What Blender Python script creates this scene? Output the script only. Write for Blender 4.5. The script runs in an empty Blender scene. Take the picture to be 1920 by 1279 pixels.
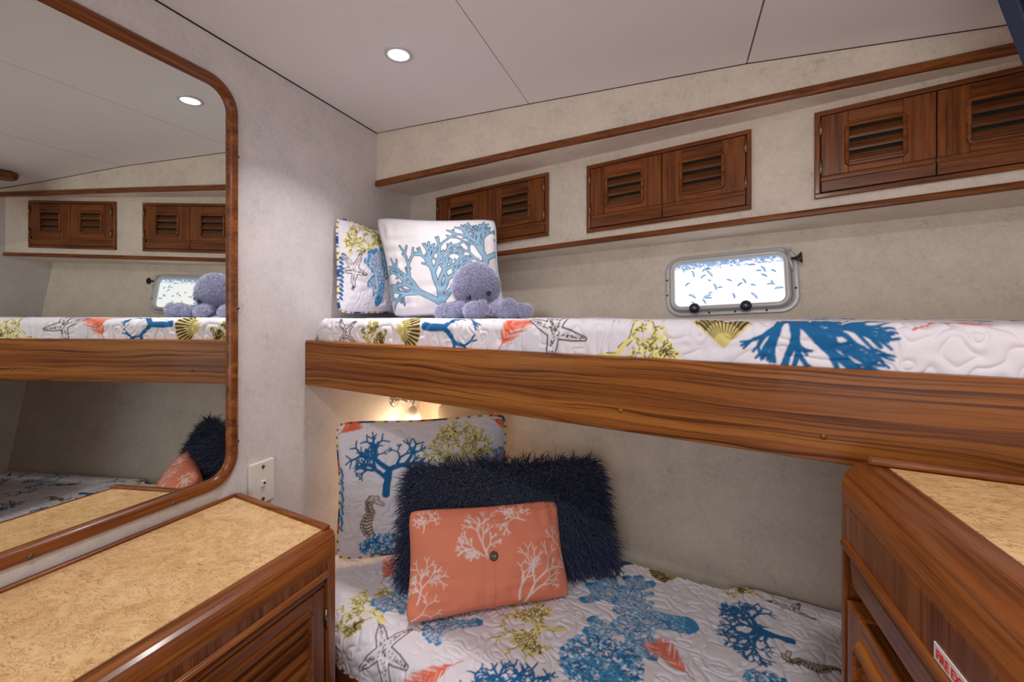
import bpy, bmesh, math, random
import numpy as np
from mathutils import Vector

# ------------------------------------------------------------------ units
# one unit = 1.08 m; x runs from the mirror bulkhead (0) to the far bulkhead (1.886),
# y from the camera (0) towards the hull, z is measured from eye level (1.30 m above the floor)
S = 1.08
EYE = 1.30
FLOOR = -EYE / S
YAW = math.atan(310 / 866)
def W(p): return (p[0] * S, p[1] * S, EYE + p[2] * S)
def yb(x): return 1.042 - .245 * x - .012 * x * x          # face of the bunk board
def yl(x):                                                 # steps back where it runs behind the right cabinet
    b = .915 - .245 * x; t = np.clip((x - 1.09) / .085, 0, 1); t = t * t * (3 - 2 * t)
    return b + t * (.674 - .19 * (x - 1.1785) - b)                          # face of the lower bunk rail
def yh(x, z): return 1.725 - .21 * x + .17 * z             # leaning hull lining
def yf(x): return 1.597 - .21 * x                          # locker face
XE = 1.886

scene = bpy.context.scene
# ------------------------------------------------------------------ camera
cd = bpy.data.cameras.new('camera'); cam = bpy.data.objects.new('camera', cd)
scene.collection.objects.link(cam); scene.camera = cam
cam.location = W((1, 0, 0)); cam.rotation_euler = (math.pi / 2, 0, YAW)
cd.sensor_width = 36; cd.lens = 866 / 1920 * 36
cd.shift_y = -49.5 / 1920; cd.clip_start = .02
# ------------------------------------------------------------------ world, lights, exposure
w = bpy.data.worlds.new('world'); scene.world = w; w.use_nodes = True
w.node_tree.nodes['Background'].inputs[0].default_value = (.6, .75, 1, 1)
w.node_tree.nodes['Background'].inputs[1].default_value = .3
vs = scene.view_settings
vs.view_transform = 'Standard'; vs.look = 'None'; vs.gamma = 1; vs.use_curve_mapping = False
vs.exposure = -.04
scene.cycles.max_bounces = 10; scene.cycles.diffuse_bounces = 6; scene.cycles.glossy_bounces = 5
scene.cycles.sample_clamp_indirect = 4; scene.cycles.use_denoising = True

def light(name, kind, loc, energy, color=(1, 1, 1), size=.1, rot=(0, 0, 0), **kw):
    d = bpy.data.lights.new(name, kind); d.energy = energy; d.color = color
    if kind == 'AREA':
        d.shape = kw.get('shape', 'DISK'); d.size = size
        if 'size_y' in kw: d.size_y = kw['size_y']
        if 'spread' in kw: d.spread = kw['spread']
    else: d.shadow_soft_size = size
    if kind == 'SPOT': d.spot_size = kw['angle']; d.spot_blend = kw.get('blend', .5)
    o = bpy.data.objects.new(name, d); scene.collection.objects.link(o)
    o.location = W(loc); o.rotation_euler = rot
    return o
LIGHTS = dict(down=2.7, fill_top=9, door=14, read=2.4)  # the overhead and door entries drive added, unseen fill lights
light('downlight_lamp', 'AREA', (.362, .964, .616), LIGHTS['down'], (1, .95, .95), .055, spread=math.radians(115))
light('overhead_fill_aft', 'AREA', (1.05, -.15, .60), LIGHTS['fill_top'], (1, .95, .92), .10)  # unseen fill added overhead; it has no fixture
light('rear_fill', 'AREA', (1.0, -.92, .12), LIGHTS['door'], (.86, .92, 1), .9, (math.radians(111), 0, 0),
      shape='RECTANGLE', size_y=1.15)  # large unseen fill added behind the camera, with no doorway modelled
light('reading_lamp_bulb', 'POINT', (.085, 1.475, -.400), LIGHTS['read'], (1, .70, .42), .010)

# ------------------------------------------------------------------ node helpers
def newmat(name):
    m = bpy.data.materials.new(name); m.use_nodes = True
    nt = m.node_tree; b = nt.nodes['Principled BSDF']
    return m, nt, b
def N(nt, t, **kw):
    n = nt.nodes.new(t)
    for k, v in kw.items():
        if k in n.inputs: n.inputs[k].default_value = v
        else: setattr(n, k, v)
    return n
def ramp(nt, stops):
    r = nt.nodes.new('ShaderNodeValToRGB'); e = r.color_ramp.elements
    while len(e) < len(stops): e.new(.5)
    for i, (p, c) in enumerate(stops): e[i].position = p; e[i].color = (*c, 1)
    return r
def lin(r, g, b):
    f = lambda c: (c / 255 / 12.92) if c / 255 <= .04045 else ((c / 255 + .055) / 1.055) ** 2.4
    return (f(r), f(g), f(b))
def plain(name, col, rough=.5, metal=0, coat=0, **kw):
    m, nt, b = newmat(name)
    b.inputs['Base Color'].default_value = (*col, 1); b.inputs['Roughness'].default_value = rough
    b.inputs['Metallic'].default_value = metal; b.inputs['Coat Weight'].default_value = coat
    # a little procedural unevenness in the gloss
    tc = N(nt, 'ShaderNodeTexCoord'); no = N(nt, 'ShaderNodeTexNoise', Scale=kw.get('scale', 60.))
    nt.links.new(tc.outputs['Object'], no.inputs['Vector'])
    mr = N(nt, 'ShaderNodeMapRange'); mr.inputs[3].default_value = max(0, rough - .06); mr.inputs[4].default_value = rough + .06
    nt.links.new(no.outputs[0], mr.inputs[0]); nt.links.new(mr.outputs[0], b.inputs['Roughness'])
    return m
def teak(name, axis, dark=(.10, .026, .006), mid=(.220, .064, .013), lite=(.34, .115, .024), rough=.30, sc=1., streak=.45):
    m, nt, b = newmat(name); L = nt.links.new
    tc = N(nt, 'ShaderNodeTexCoord'); mp = N(nt, 'ShaderNodeMapping')
    if axis == 'y': mp.inputs['Rotation'].default_value = (0, 0, math.pi / 2)
    elif axis == 'z': mp.inputs['Rotation'].default_value = (0, math.pi / 2, 0)
    elif axis == 'h': mp.inputs['Rotation'].default_value = (0, 0, math.radians(13.5))
    L(tc.outputs['Object'], mp.inputs['Vector'])
    s1 = N(nt, 'ShaderNodeMapping'); s1.inputs['Scale'].default_value = (1.1 * sc, 15 * sc, 15 * sc); L(mp.outputs[0], s1.inputs['Vector'])
    n1 = N(nt, 'ShaderNodeTexNoise', Scale=2.2, Detail=5., Roughness=.62, Distortion=.55); L(s1.outputs[0], n1.inputs['Vector'])
    s2 = N(nt, 'ShaderNodeMapping'); s2.inputs['Scale'].default_value = (1.6 * sc, 85 * sc, 85 * sc); L(mp.outputs[0], s2.inputs['Vector'])
    n2 = N(nt, 'ShaderNodeTexNoise', Scale=2.0, Detail=4., Roughness=.6, Distortion=.35); L(s2.outputs[0], n2.inputs['Vector'])
    s3 = N(nt, 'ShaderNodeMapping'); s3.inputs['Scale'].default_value = (18 * sc, 420 * sc, 420 * sc); L(mp.outputs[0], s3.inputs['Vector'])
    n3 = N(nt, 'ShaderNodeTexNoise', Scale=1.6, Detail=2.); L(s3.outputs[0], n3.inputs['Vector'])
    r1 = ramp(nt, [(.28, dark), (.5, mid), (.72, lite)]); L(n1.outputs[0], r1.inputs[0])
    r2 = ramp(nt, [(.36, (.42, .33, .28)), (.48, (.95, .95, .95)), (.62, (1.1, 1.1, 1.1))]); L(n2.outputs[0], r2.inputs[0])
    mx = N(nt, 'ShaderNodeMix', data_type='RGBA', blend_type='MULTIPLY'); mx.inputs[0].default_value = streak + .3
    L(r1.outputs[0], mx.inputs[6]); L(r2.outputs[0], mx.inputs[7])
    r3 = ramp(nt, [(.34, (.55, .5, .48)), (.46, (1, 1, 1))]); L(n3.outputs[0], r3.inputs[0])
    m2 = N(nt, 'ShaderNodeMix', data_type='RGBA', blend_type='MULTIPLY'); m2.inputs[0].default_value = .5
    L(mx.outputs[2], m2.inputs[6]); L(r3.outputs[0], m2.inputs[7]); L(m2.outputs[2], b.inputs['Base Color'])
    b.inputs['Roughness'].default_value = rough; b.inputs['Coat Weight'].default_value = .10; b.inputs['Coat Roughness'].default_value = .14; b.inputs['Specular IOR Level'].default_value = .28
    bp = N(nt, 'ShaderNodeBump', Strength=.12, Distance=.001); L(n3.outputs[0], bp.inputs['Height']); L(bp.outputs[0], b.inputs['Normal'])
    return m
def board_teak(name):
    m, nt, b = newmat(name); L = nt.links.new
    tc = N(nt, 'ShaderNodeTexCoord'); mp = N(nt, 'ShaderNodeMapping'); mp.inputs['Rotation'].default_value = (0, 0, math.radians(13.5)); L(tc.outputs['Object'], mp.inputs['Vector'])
    s0 = N(nt, 'ShaderNodeMapping'); s0.inputs['Scale'].default_value = (1.3, .2, 9); L(mp.outputs[0], s0.inputs['Vector'])
    n0 = N(nt, 'ShaderNodeTexNoise', Scale=1., Detail=3., Roughness=.5); L(s0.outputs[0], n0.inputs['Vector'])
    sx = N(nt, 'ShaderNodeSeparateXYZ'); L(mp.outputs[0], sx.inputs[0])
    a = N(nt, 'ShaderNodeMath', operation='MULTIPLY_ADD'); L(n0.outputs[0], a.inputs[0]); a.inputs[1].default_value = .085; L(sx.outputs[2], a.inputs[2])
    cb = N(nt, 'ShaderNodeCombineXYZ'); L(a.outputs[0], cb.inputs[0]); L(sx.outputs[0], cb.inputs[1])
    s1 = N(nt, 'ShaderNodeMapping'); s1.inputs['Scale'].default_value = (135, .9, 1); L(cb.outputs[0], s1.inputs['Vector'])
    n1 = N(nt, 'ShaderNodeTexNoise', Scale=1., Detail=4., Roughness=.7); L(s1.outputs[0], n1.inputs['Vector'])
    s2 = N(nt, 'ShaderNodeMapping'); s2.inputs['Scale'].default_value = (22, .8, 1); L(cb.outputs[0], s2.inputs['Vector'])
    n2 = N(nt, 'ShaderNodeTexNoise', Scale=1., Detail=2.); L(s2.outputs[0], n2.inputs['Vector'])
    r2 = ramp(nt, [(.3, (.18, .052, .009)), (.5, (.28, .092, .016)), (.7, (.39, .145, .028))]); L(n2.outputs[0], r2.inputs[0])
    r1 = ramp(nt, [(.38, (.26, .19, .15)), (.46, (.72, .66, .60)), (.53, (1, 1, 1)), (.7, (1.1, 1.1, 1.1))]); L(n1.outputs[0], r1.inputs[0])
    mx = N(nt, 'ShaderNodeMix', data_type='RGBA', blend_type='MULTIPLY'); mx.inputs[0].default_value = 1; L(r2.outputs[0], mx.inputs[6]); L(r1.outputs[0], mx.inputs[7])
    s3 = N(nt, 'ShaderNodeMapping'); s3.inputs['Scale'].default_value = (14, 300, 500); L(mp.outputs[0], s3.inputs['Vector'])
    n3 = N(nt, 'ShaderNodeTexNoise', Scale=1.6, Detail=2.); L(s3.outputs[0], n3.inputs['Vector'])
    r3 = ramp(nt, [(.34, (.7, .66, .62)), (.46, (1, 1, 1))]); L(n3.outputs[0], r3.inputs[0])
    m2 = N(nt, 'ShaderNodeMix', data_type='RGBA', blend_type='MULTIPLY'); m2.inputs[0].default_value = .6; L(mx.outputs[2], m2.inputs[6]); L(r3.outputs[0], m2.inputs[7])
    L(m2.outputs[2], b.inputs['Base Color']); b.inputs['Roughness'].default_value = .38; b.inputs['Coat Weight'].default_value = .04; b.inputs['Specular IOR Level'].default_value = .22
    return m
def wallcover(name, base, k=1.):
    m, nt, b = newmat(name); L = nt.links.new
    tc = N(nt, 'ShaderNodeTexCoord')
    n1 = N(nt, 'ShaderNodeTexNoise', Scale=9., Detail=6., Roughness=.65); L(tc.outputs['Object'], n1.inputs['Vector'])
    n2 = N(nt, 'ShaderNodeTexNoise', Scale=70., Detail=5., Roughness=.7, Distortion=1.); L(tc.outputs['Object'], n2.inputs['Vector'])
    mp = N(nt, 'ShaderNodeMapping'); mp.inputs['Scale'].default_value = (900, 900, 60); L(tc.outputs['Object'], mp.inputs['Vector'])
    n3 = N(nt, 'ShaderNodeTexNoise', Scale=1., Detail=2.); L(mp.outputs[0], n3.inputs['Vector'])
    a = N(nt, 'ShaderNodeMath', operation='ADD'); L(n1.outputs[0], a.inputs[0]); L(n2.outputs[0], a.inputs[1])
    c = N(nt, 'ShaderNodeMath', operation='MULTIPLY_ADD'); L(n3.outputs[0], c.inputs[0]); c.inputs[1].default_value = .45; L(a.outputs[0], c.inputs[2])
    lo = tuple(v * (1 - .26 * k) for v in base); hi = tuple(min(1, v * (1 + .12 * k)) for v in base)
    r = ramp(nt, [(.44, lo), (.64, base), (.86, hi)])
    d = N(nt, 'ShaderNodeMath', operation='MULTIPLY'); L(c.outputs[0], d.inputs[0]); d.inputs[1].default_value = .6
    L(d.outputs[0], r.inputs[0]); L(r.outputs[0], b.inputs['Base Color'])
    b.inputs['Roughness'].default_value = .62
    bp = N(nt, 'ShaderNodeBump', Strength=.10, Distance=.001); L(c.outputs[0], bp.inputs['Height']); L(bp.outputs[0], b.inputs['Normal'])
    return m
def burl(name):
    m, nt, b = newmat(name); L = nt.links.new
    tc = N(nt, 'ShaderNodeTexCoord')
    mp = N(nt, 'ShaderNodeMapping'); mp.inputs['Rotation'].default_value = (0, 0, .35); mp.inputs['Scale'].default_value = (32, 76, 30)
    L(tc.outputs['Object'], mp.inputs['Vector'])
    n1 = N(nt, 'ShaderNodeTexNoise', Scale=1., Detail=3., Roughness=.55, Distortion=2.4); L(mp.outputs[0], n1.inputs['Vector'])
    sb = N(nt, 'ShaderNodeMath', operation='SUBTRACT'); L(n1.outputs[0], sb.inputs[0]); sb.inputs[1].default_value = .5
    ab = N(nt, 'ShaderNodeMath', operation='ABSOLUTE'); L(sb.outputs[0], ab.inputs[0])
    n2 = N(nt, 'ShaderNodeTexNoise', Scale=55., Detail=2.); L(tc.outputs['Object'], n2.inputs['Vector'])
    # squiggles only in patches
    gt = ramp(nt, [(.52, (1, 1, 1)), (.62, (0, 0, 0))]); L(n2.outputs[0], gt.inputs[0])
    th = ramp(nt, [(.0, (.9, .9, .9)), (.022, (.3, .3, .3)), (.045, (0, 0, 0))]); L(ab.outputs[0], th.inputs[0])
    ml = N(nt, 'ShaderNodeMath', operation='MULTIPLY'); L(gt.outputs[0], ml.inputs[0]); L(th.outputs[0], ml.inputs[1])
    n3 = N(nt, 'ShaderNodeTexNoise', Scale=14., Detail=5., Roughness=.7, Distortion=1.5); L(tc.outputs['Object'], n3.inputs['Vector'])
    r = ramp(nt, [(.3, (.62, .36, .15)), (.5, (.78, .50, .235)), (.7, (.88, .61, .31))]); L(n3.outputs[0], r.inputs[0])
    mx = N(nt, 'ShaderNodeMix', data_type='RGBA'); L(ml.outputs[0], mx.inputs[0]); L(r.outputs[0], mx.inputs[6]); mx.inputs[7].default_value = (.33, .16, .045, 1)
    L(mx.outputs[2], b.inputs['Base Color']); b.inputs['Roughness'].default_value = .3; b.inputs['Coat Weight'].default_value = .15
    return m
def attrmat(name, rough=.85, emit=0., sheen=0., bump=None):
    m, nt, b = newmat(name); L = nt.links.new
    at = N(nt, 'ShaderNodeVertexColor', layer_name='Col')
    if emit:
        b.inputs['Base Color'].default_value = (.1, .1, .1, 1)
        L(at.outputs[0], b.inputs['Emission Color']); b.inputs['Emission Strength'].default_value = emit; b.inputs['Roughness'].default_value = .15
    else:
        L(at.outputs[0], b.inputs['Base Color']); b.inputs['Roughness'].default_value = rough; b.inputs['Sheen Weight'].default_value = sheen
        b.inputs['Specular IOR Level'].default_value = .25
        if bump:
            tc = N(nt, 'ShaderNodeTexCoord'); no = N(nt, 'ShaderNodeTexNoise', Scale=bump, Detail=2.); L(tc.outputs['Object'], no.inputs['Vector'])
            bp = N(nt, 'ShaderNodeBump', Strength=.15, Distance=.001); L(no.outputs[0], bp.inputs['Height']); L(bp.outputs[0], b.inputs['Normal'])
    return m

MT = dict(
    tx=teak('teak_across', 'x'), ty=teak('teak_fore_aft', 'y'), tz=teak('teak_upright', 'z'), th=teak('teak_along_hull', 'h'),
    board=board_teak('teak_board'),
    wall=wallcover('wallcovering', (.62, .58, .565), 1.3), hull=wallcover('hull_lining', (.70, .62, .52), 1.5),
    ceil=wallcover('ceiling_panel', (.80, .76, .74), .18),
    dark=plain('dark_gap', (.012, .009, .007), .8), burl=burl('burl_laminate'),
    brass=plain('aged_brass', (.30, .22, .13), .38, 1.), screw=plain('screw_steel', (.12, .10, .09), .4, .8),
    chrome=plain('chrome', (.80, .78, .75), .12, 1.), white=plain('white_plastic', (.78, .74, .66), .4),
    alu=plain('painted_aluminium', (.62, .62, .62), .38, .25), navyp=plain('navy_plastic', (.012, .02, .06), .3, 0, .4),
    black=plain('black_rubber', (.01, .01, .013), .35, 0, .3), blue=plain('dark_blue_panel', (.022, .035, .085), .45),
    slat=teak('teak_slat', 'h', dark=(.05, .016, .005), mid=(.15, .05, .013), lite=(.25, .09, .025)),
    carpet=plain('carpet', (.18, .14, .10), .95), beige=plain('beige_cotton', (.52, .42, .30), .9),
    print=attrmat('printed_quilt', .8, sheen=.1), cotton=attrmat('printed_cotton', .8, bump=900.),
    shag=attrmat('shag_fibre', .5, sheen=.3), plush=attrmat('plush_fibre', .8, sheen=.4),
    pane=attrmat('patterned_glass', .1, emit=1.12), label=plain('white_label', (.75, .72, .70), .4), red=plain('red_ink', (.65, .04, .04), .5),
    button=plain('coconut_button', (.09, .06, .045), .45), bead=plain('black_bead', (.01, .01, .02), .08, 0, .5),
)
mm, nt_, b_ = newmat('mirror_glass'); b_.inputs['Metallic'].default_value = 1; b_.inputs['Roughness'].default_value = 0.0
b_.inputs['Base Color'].default_value = (.80, .83, .80, 1); MT['mirror'] = mm
mm, nt_, b_ = newmat('lit_diffuser'); b_.inputs['Emission Color'].default_value = (1, .97, .96, 1); b_.inputs['Emission Strength'].default_value = 14; MT['lamp'] = mm
mm, nt_, b_ = newmat('warm_bulb'); b_.inputs['Emission Color'].default_value = (1, .75, .45, 1); b_.inputs['Emission Strength'].default_value = 5; MT['bulb'] = mm
mm, nt_, b_ = newmat('clear_glass'); b_.inputs['Roughness'].default_value = .05; b_.inputs['Base Color'].default_value = (.9, .88, .84, 1)
tr_ = nt_.nodes.new('ShaderNodeBsdfTransparent'); ms_ = nt_.nodes.new('ShaderNodeMixShader'); ms_.inputs[0].default_value = .28
nt_.links.new(tr_.outputs[0], ms_.inputs[1]); nt_.links.new(b_.outputs[0], ms_.inputs[2]); nt_.links.new(ms_.outputs[0], nt_.nodes['Material Output'].inputs[0]); MT['glass'] = mm

# ------------------------------------------------------------------ mesh builder
class M:
    def __init__(s): s.v = []; s.f = []; s.m = []; s.sm = []; s.col = None
    def add(s, pts, faces, mi=0, smooth=False):
        b = len(s.v); s.v += [tuple(p) for p in pts]
        for f in faces: s.f.append(tuple(b + i for i in f)); s.m.append(mi); s.sm.append(smooth)
        return s
    def box(s, a, b, F=None, mi=0):
        F = F or (lambda x, y, z: (x, y, z))
        P = [F(x, y, z) for z in (a[2], b[2]) for y in (a[1], b[1]) for x in (a[0], b[0])]
        return s.add(P, [(0, 2, 3, 1), (4, 5, 7, 6), (0, 1, 5, 4), (2, 6, 7, 3), (0, 4, 6, 2), (1, 3, 7, 5)], mi)
    def prism(s, prof, l0, l1, F, mi=0, smooth=False, n=1):
        # prof in (p,q), extruded along l: F(p,q,l)
        k = len(prof); P = [F(p, q, l0 + (l1 - l0) * j / n) for j in range(n + 1) for p, q in prof]
        fs = [(j * k + i, j * k + (i + 1) % k, (j + 1) * k + (i + 1) % k, (j + 1) * k + i) for j in range(n) for i in range(k)]
        s.add(P, fs, mi, smooth)
        b = len(s.v) - len(P)
        s.f.append(tuple(b + i for i in range(k))[::-1]); s.m.append(mi); s.sm.append(False)
        s.f.append(tuple(b + n * k + i for i in range(k))); s.m.append(mi); s.sm.append(False)
        return s
    def ring(s, a0, a1, b0, b1, r, sec, F, mi=0, n=8, smooth=True):
        # section points (d, c) swept round a rounded rectangle offset outwards by d
        path = []
        for (cx, cy, t0) in ((a1 - r, b1 - r, 0), (a0 + r, b1 - r, 90), (a0 + r, b0 + r, 180), (a1 - r, b0 + r, 270)):
            for i in range(n + 1):
                t = math.radians(t0 + 90 * i / n); path.append((cx, cy, math.cos(t), math.sin(t)))
        k = len(sec); P = []
        for cx, cy, c, si in path:
            for d, h in sec: P.append(F(cx + (r + d) * c, cy + (r + d) * si, h))
        L = len(path)
        s.add(P, [(i * k + j, ((i + 1) % L) * k + j, ((i + 1) % L) * k + (j + 1) % k, i * k + (j + 1) % k) for i in range(L) for j in range(k)], mi, smooth)
        return s
    def rdisc(s, a0, a1, b0, b1, r, c, F, mi=0, n=8):
        path = []
        for (cx, cy, t0) in ((a1 - r, b1 - r, 0), (a0 + r, b1 - r, 90), (a0 + r, b0 + r, 180), (a1 - r, b0 + r, 270)):
            for i in range(n + 1):
                t = math.radians(t0 + 90 * i / n); path.append(F(cx + r * math.cos(t), cy + r * math.sin(t), c))
        return s.add(path, [tuple(range(len(path)))], mi)
    def lathe(s, prof, O, axis, n=20, mi=0, smooth=True):
        # prof (radius, height) along axis from O
        ax = Vector(axis).normalized(); u = ax.orthogonal().normalized(); v = ax.cross(u)
        O = Vector(O); k = len(prof); P = []
        for i in range(n):
            t = 2 * math.pi * i / n
            for r, h in prof: P.append(O + ax * h + (u * math.cos(t) + v * math.sin(t)) * r)
        return s.add(P, [(i * k + j, ((i + 1) % n) * k + j, ((i + 1) % n) * k + j + 1, i * k + j + 1) for i in range(n) for j in range(k - 1)], mi, smooth)
    def tube(s, pts, rad, n=10, mi=0, closed=False):
        pts = [Vector(p) for p in pts]; L = len(pts)
        if not hasattr(rad, '__len__'): rad = [rad] * L
        up = None; P = []
        for i, p in enumerate(pts):
            a = pts[(i - 1) % L] if (closed or i) else p; b = pts[(i + 1) % L] if (closed or i < L - 1) else p
            t = (b - a).normalized()
            if up is None: up = t.orthogonal().normalized()
            up = (up - t * up.dot(t)).normalized(); q = t.cross(up)
            for j in range(n):
                g = 2 * math.pi * j / n; P.append(p + (up * math.cos(g) + q * math.sin(g)) * rad[i])
        m = L if closed else L - 1
        s.add(P, [(i * n + j, i * n + (j + 1) % n, ((i + 1) % L) * n + (j + 1) % n, ((i + 1) % L) * n + j) for i in range(m) for j in range(n)], mi, True)
        if not closed:
            b = len(s.v) - len(P)
            s.f.append(tuple(b + j for j in range(n))[::-1]); s.m.append(mi); s.sm.append(True)
            s.f.append(tuple(b + (L - 1) * n + j for j in range(n))); s.m.append(mi); s.sm.append(True)
        return s
    def build(s, name, mats, parent=None, bevel=0, seg=2, color=None, fix=True):
        me = bpy.data.meshes.new(name)
        V = np.array(s.v, dtype=float) * S; V[:, 2] += EYE
        o = bpy.data.objects.new(name, me); scene.collection.objects.link(o)
        root = np.zeros(3)
        if parent is not None: o.parent = parent; root = np.array(parent['_o'])
        else:
            root = np.array([(V[:, 0].min() + V[:, 0].max()) / 2, (V[:, 1].min() + V[:, 1].max()) / 2, V[:, 2].min()]); o.location = root
        o['_o'] = list(root)
        me.from_pydata((V - root).tolist(), [], s.f)
        if not isinstance(mats, (list, tuple)): mats = [mats]
        for m in mats: me.materials.append(MT[m])
        me.polygons.foreach_set('material_index', s.m); me.polygons.foreach_set('use_smooth', s.sm)
        if fix:
            bm = bmesh.new(); bm.from_mesh(me); bmesh.ops.recalc_face_normals(bm, faces=bm.faces); bm.to_mesh(me); bm.free()
        if color is not None:
            ca = me.color_attributes.new('Col', 'FLOAT_COLOR', 'POINT')
            c = np.ones((len(V), 4), dtype=np.float32); c[:, :3] = color; ca.data.foreach_set('color', c.ravel())
        me.update()
        if bevel:
            md = o.modifiers.new('bevel', 'BEVEL'); md.width = bevel * S; md.segments = seg; md.limit_method = 'ANGLE'; md.angle_limit = math.radians(40)
            md.harden_normals = False
        return o
def grid_obj(name, P, mat, parent=None, color=None, wrap=False):
    """P: (rows, cols, 3) unit coordinates -> one smooth grid mesh, fast."""
    h, w_, _ = P.shape
    V = P.reshape(-1, 3) * S; V[:, 2] += EYE
    root = np.array(parent['_o']) if parent is not None else np.array([*(V[:, :2].min(0) + V[:, :2].max(0)) / 2, V[:, 2].min()])
    i = np.arange(h - 1)[:, None] * w_; j = np.arange(w_ - 1)[None, :]
    q = np.stack([i + j, i + j + 1, i + j + 1 + w_, i + j + w_], -1).reshape(-1, 4)
    me = bpy.data.meshes.new(name)
    fast(me, V - root, q)
    me.materials.append(MT[mat])
    o = bpy.data.objects.new(name, me); scene.collection.objects.link(o)
    if parent is not None: o.parent = parent
    else: o.location = root
    o['_o'] = list(root)
    if color is not None:
        ca = me.color_attributes.new('Col', 'FLOAT_COLOR', 'POINT')
        c = np.ones((len(V), 4), dtype=np.float32); c[:, :3] = color.reshape(-1, 3); ca.data.foreach_set('color', c.ravel())
    return o
def fast(me, V, q):
    me.vertices.add(len(V)); me.vertices.foreach_set('co', V.astype(np.float32).ravel())
    k = q.shape[1]
    me.loops.add(q.size); me.loops.foreach_set('vertex_index', q.astype(np.int32).ravel())
    me.polygons.add(len(q)); me.polygons.foreach_set('loop_start', np.arange(0, q.size, k, dtype=np.int32))
    me.polygons.foreach_set('use_smooth', np.ones(len(q), dtype=bool))
    me.update(calc_edges=True); me.validate()
def empty(name, p):
    o = bpy.data.objects.new(name, None); scene.collection.objects.link(o); o.empty_display_size = .05
    o.location = W(p); o['_o'] = list(W(p)); return o
def tag(o, label=None, cat=None, group=None, kind=None):
    if label: o['label'] = label
    if cat: o['category'] = cat
    if group: o['group'] = group
    if kind: o['kind'] = kind
    return o
def frame(O, A, B, C):
    O, A, B, C = map(Vector, (O, A, B, C))
    return lambda a, b, c: tuple(O + A * a + B * b + C * c)
def arc(cx, cy, r, t0, t1, n=8):
    return [(cx + r * math.cos(math.radians(t0 + (t1 - t0) * i / n)), cy + r * math.sin(math.radians(t0 + (t1 - t0) * i / n))) for i in range(n + 1)]

# ------------------------------------------------------------------ the room
CZ = [(0, .642), (.583, .629), (1.159, .613), (1.62, .581), (XE, .566)]
def cz(x):
    for (a, p), (b, q) in zip(CZ, CZ[1:]):
        if x <= b: return p + (q - p) * (x - a) / (b - a)
    return CZ[-1][1]
def yc(x): return 1.377 - .105 * x
M().box((-.1, -1.1, FLOOR - .03), (XE + .1, 1.8, FLOOR)).build('floor', 'carpet')['kind'] = 'structure'
YN = -1.0
# ceiling: three panels with dark joints between
cm = M()
for x0, x1 in ((-.02, .5818), (.5842, 1.1575), (1.1615, XE + .02)):
    xs = [x0, (x0 + x1) / 2, x1] if x1 < 1.5 else [x0, 1.62, x1]
    for a, b in zip(xs, xs[1:]):
        cm.add([(a, YN - .02, cz(max(0, a))), (b, YN - .02, cz(min(b, XE))), (b, 1.40, cz(min(b, XE))), (a, 1.40, cz(max(0, a))),
                (a, YN - .02, .70), (b, YN - .02, .70), (b, 1.40, .70), (a, 1.40, .70)],
               [(0, 1, 2, 3), (4, 7, 6, 5), (0, 4, 5, 1), (1, 5, 6, 2), (2, 6, 7, 3), (3, 7, 4, 0)])
cm.box((-.1, YN - .1, .70), (XE + .1, 1.8, .74), mi=1)
cm.build('ceiling', ['ceil', 'dark'])['kind'] = 'structure'
M().box((-.05, YN - .05, FLOOR), (0, 1.80, .72)).build('wall_left', 'wall')['kind'] = 'structure'
M().box((XE, YN - .05, FLOOR), (XE + .05, 1.80, .72)).build('wall_right', 'wall')['kind'] = 'structure'
M().box((-.05, YN - .05, FLOOR), (XE + .05, YN, .72)).build('wall_front', 'wall')['kind'] = 'structure'

# hull side: coaming, soffit, locker face, lower soffit, leaning lining with the port opening
WO = Vector((1.138, 1.502, .0943)); WA = Vector((.289, -.058, .0135)); WB = Vector((-.002, .0226, .1335))
WA = WA / WA.length; WB = WB / WB.length; WC = WA.cross(WB).normalized()   # points into the room (-y)
if WC.y > 0: WC = -WC
FW = frame(WO, WA, WB, WC)
SL, SR = [(1.377, .72), (1.377, .642), (1.374, .452), (1.597, .469), (1.597, .192), (1.758, .195)], \
         [(1.179, .72), (1.179, .566), (1.176, .529), (1.201, .532), (1.201, .269), (1.372, .255)]
hm = M()
for i in range(len(SL) - 1):
    (a, b), (c, d), (e, f), (g, h) = SL[i], SL[i + 1], SR[i], SR[i + 1]
    n = 6
    P = []
    for j in range(n + 1):
        x = XE * j / n; t = j / n
        P += [(x, a + (e - a) * t, b + (f - b) * t), (x, c + (g - c) * t, d + (h - d) * t)]
    hm.add(P, [(2 * j, 2 * j + 1, 2 * j + 3, 2 * j + 2) for j in range(n)])
hx = .160; hz = .080
outer = [(0, yh(0, .195), .195), (XE, yh(XE, .255), .255), (XE, yh(XE, FLOOR), FLOOR), (0, yh(0, FLOOR), FLOOR)]
inner = [FW(-hx, hz, 0), FW(hx, hz, 0), FW(hx, -hz, 0), FW(-hx, -hz, 0)]
inner = [(p[0], yh(p[0], p[2]), p[2]) for p in inner]
back = [tuple(Vector(p) - WC * .06) for p in inner]
hm.add(outer + inner + back, [(0, 1, 5, 4), (1, 2, 6, 5), (2, 3, 7, 6), (3, 0, 4, 7), (4, 5, 9, 8), (5, 6, 10, 9), (6, 7, 11, 10), (7, 4, 8, 11)])
hm.build('wall_back', 'hull', fix=False)['kind'] = 'structure'

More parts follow.
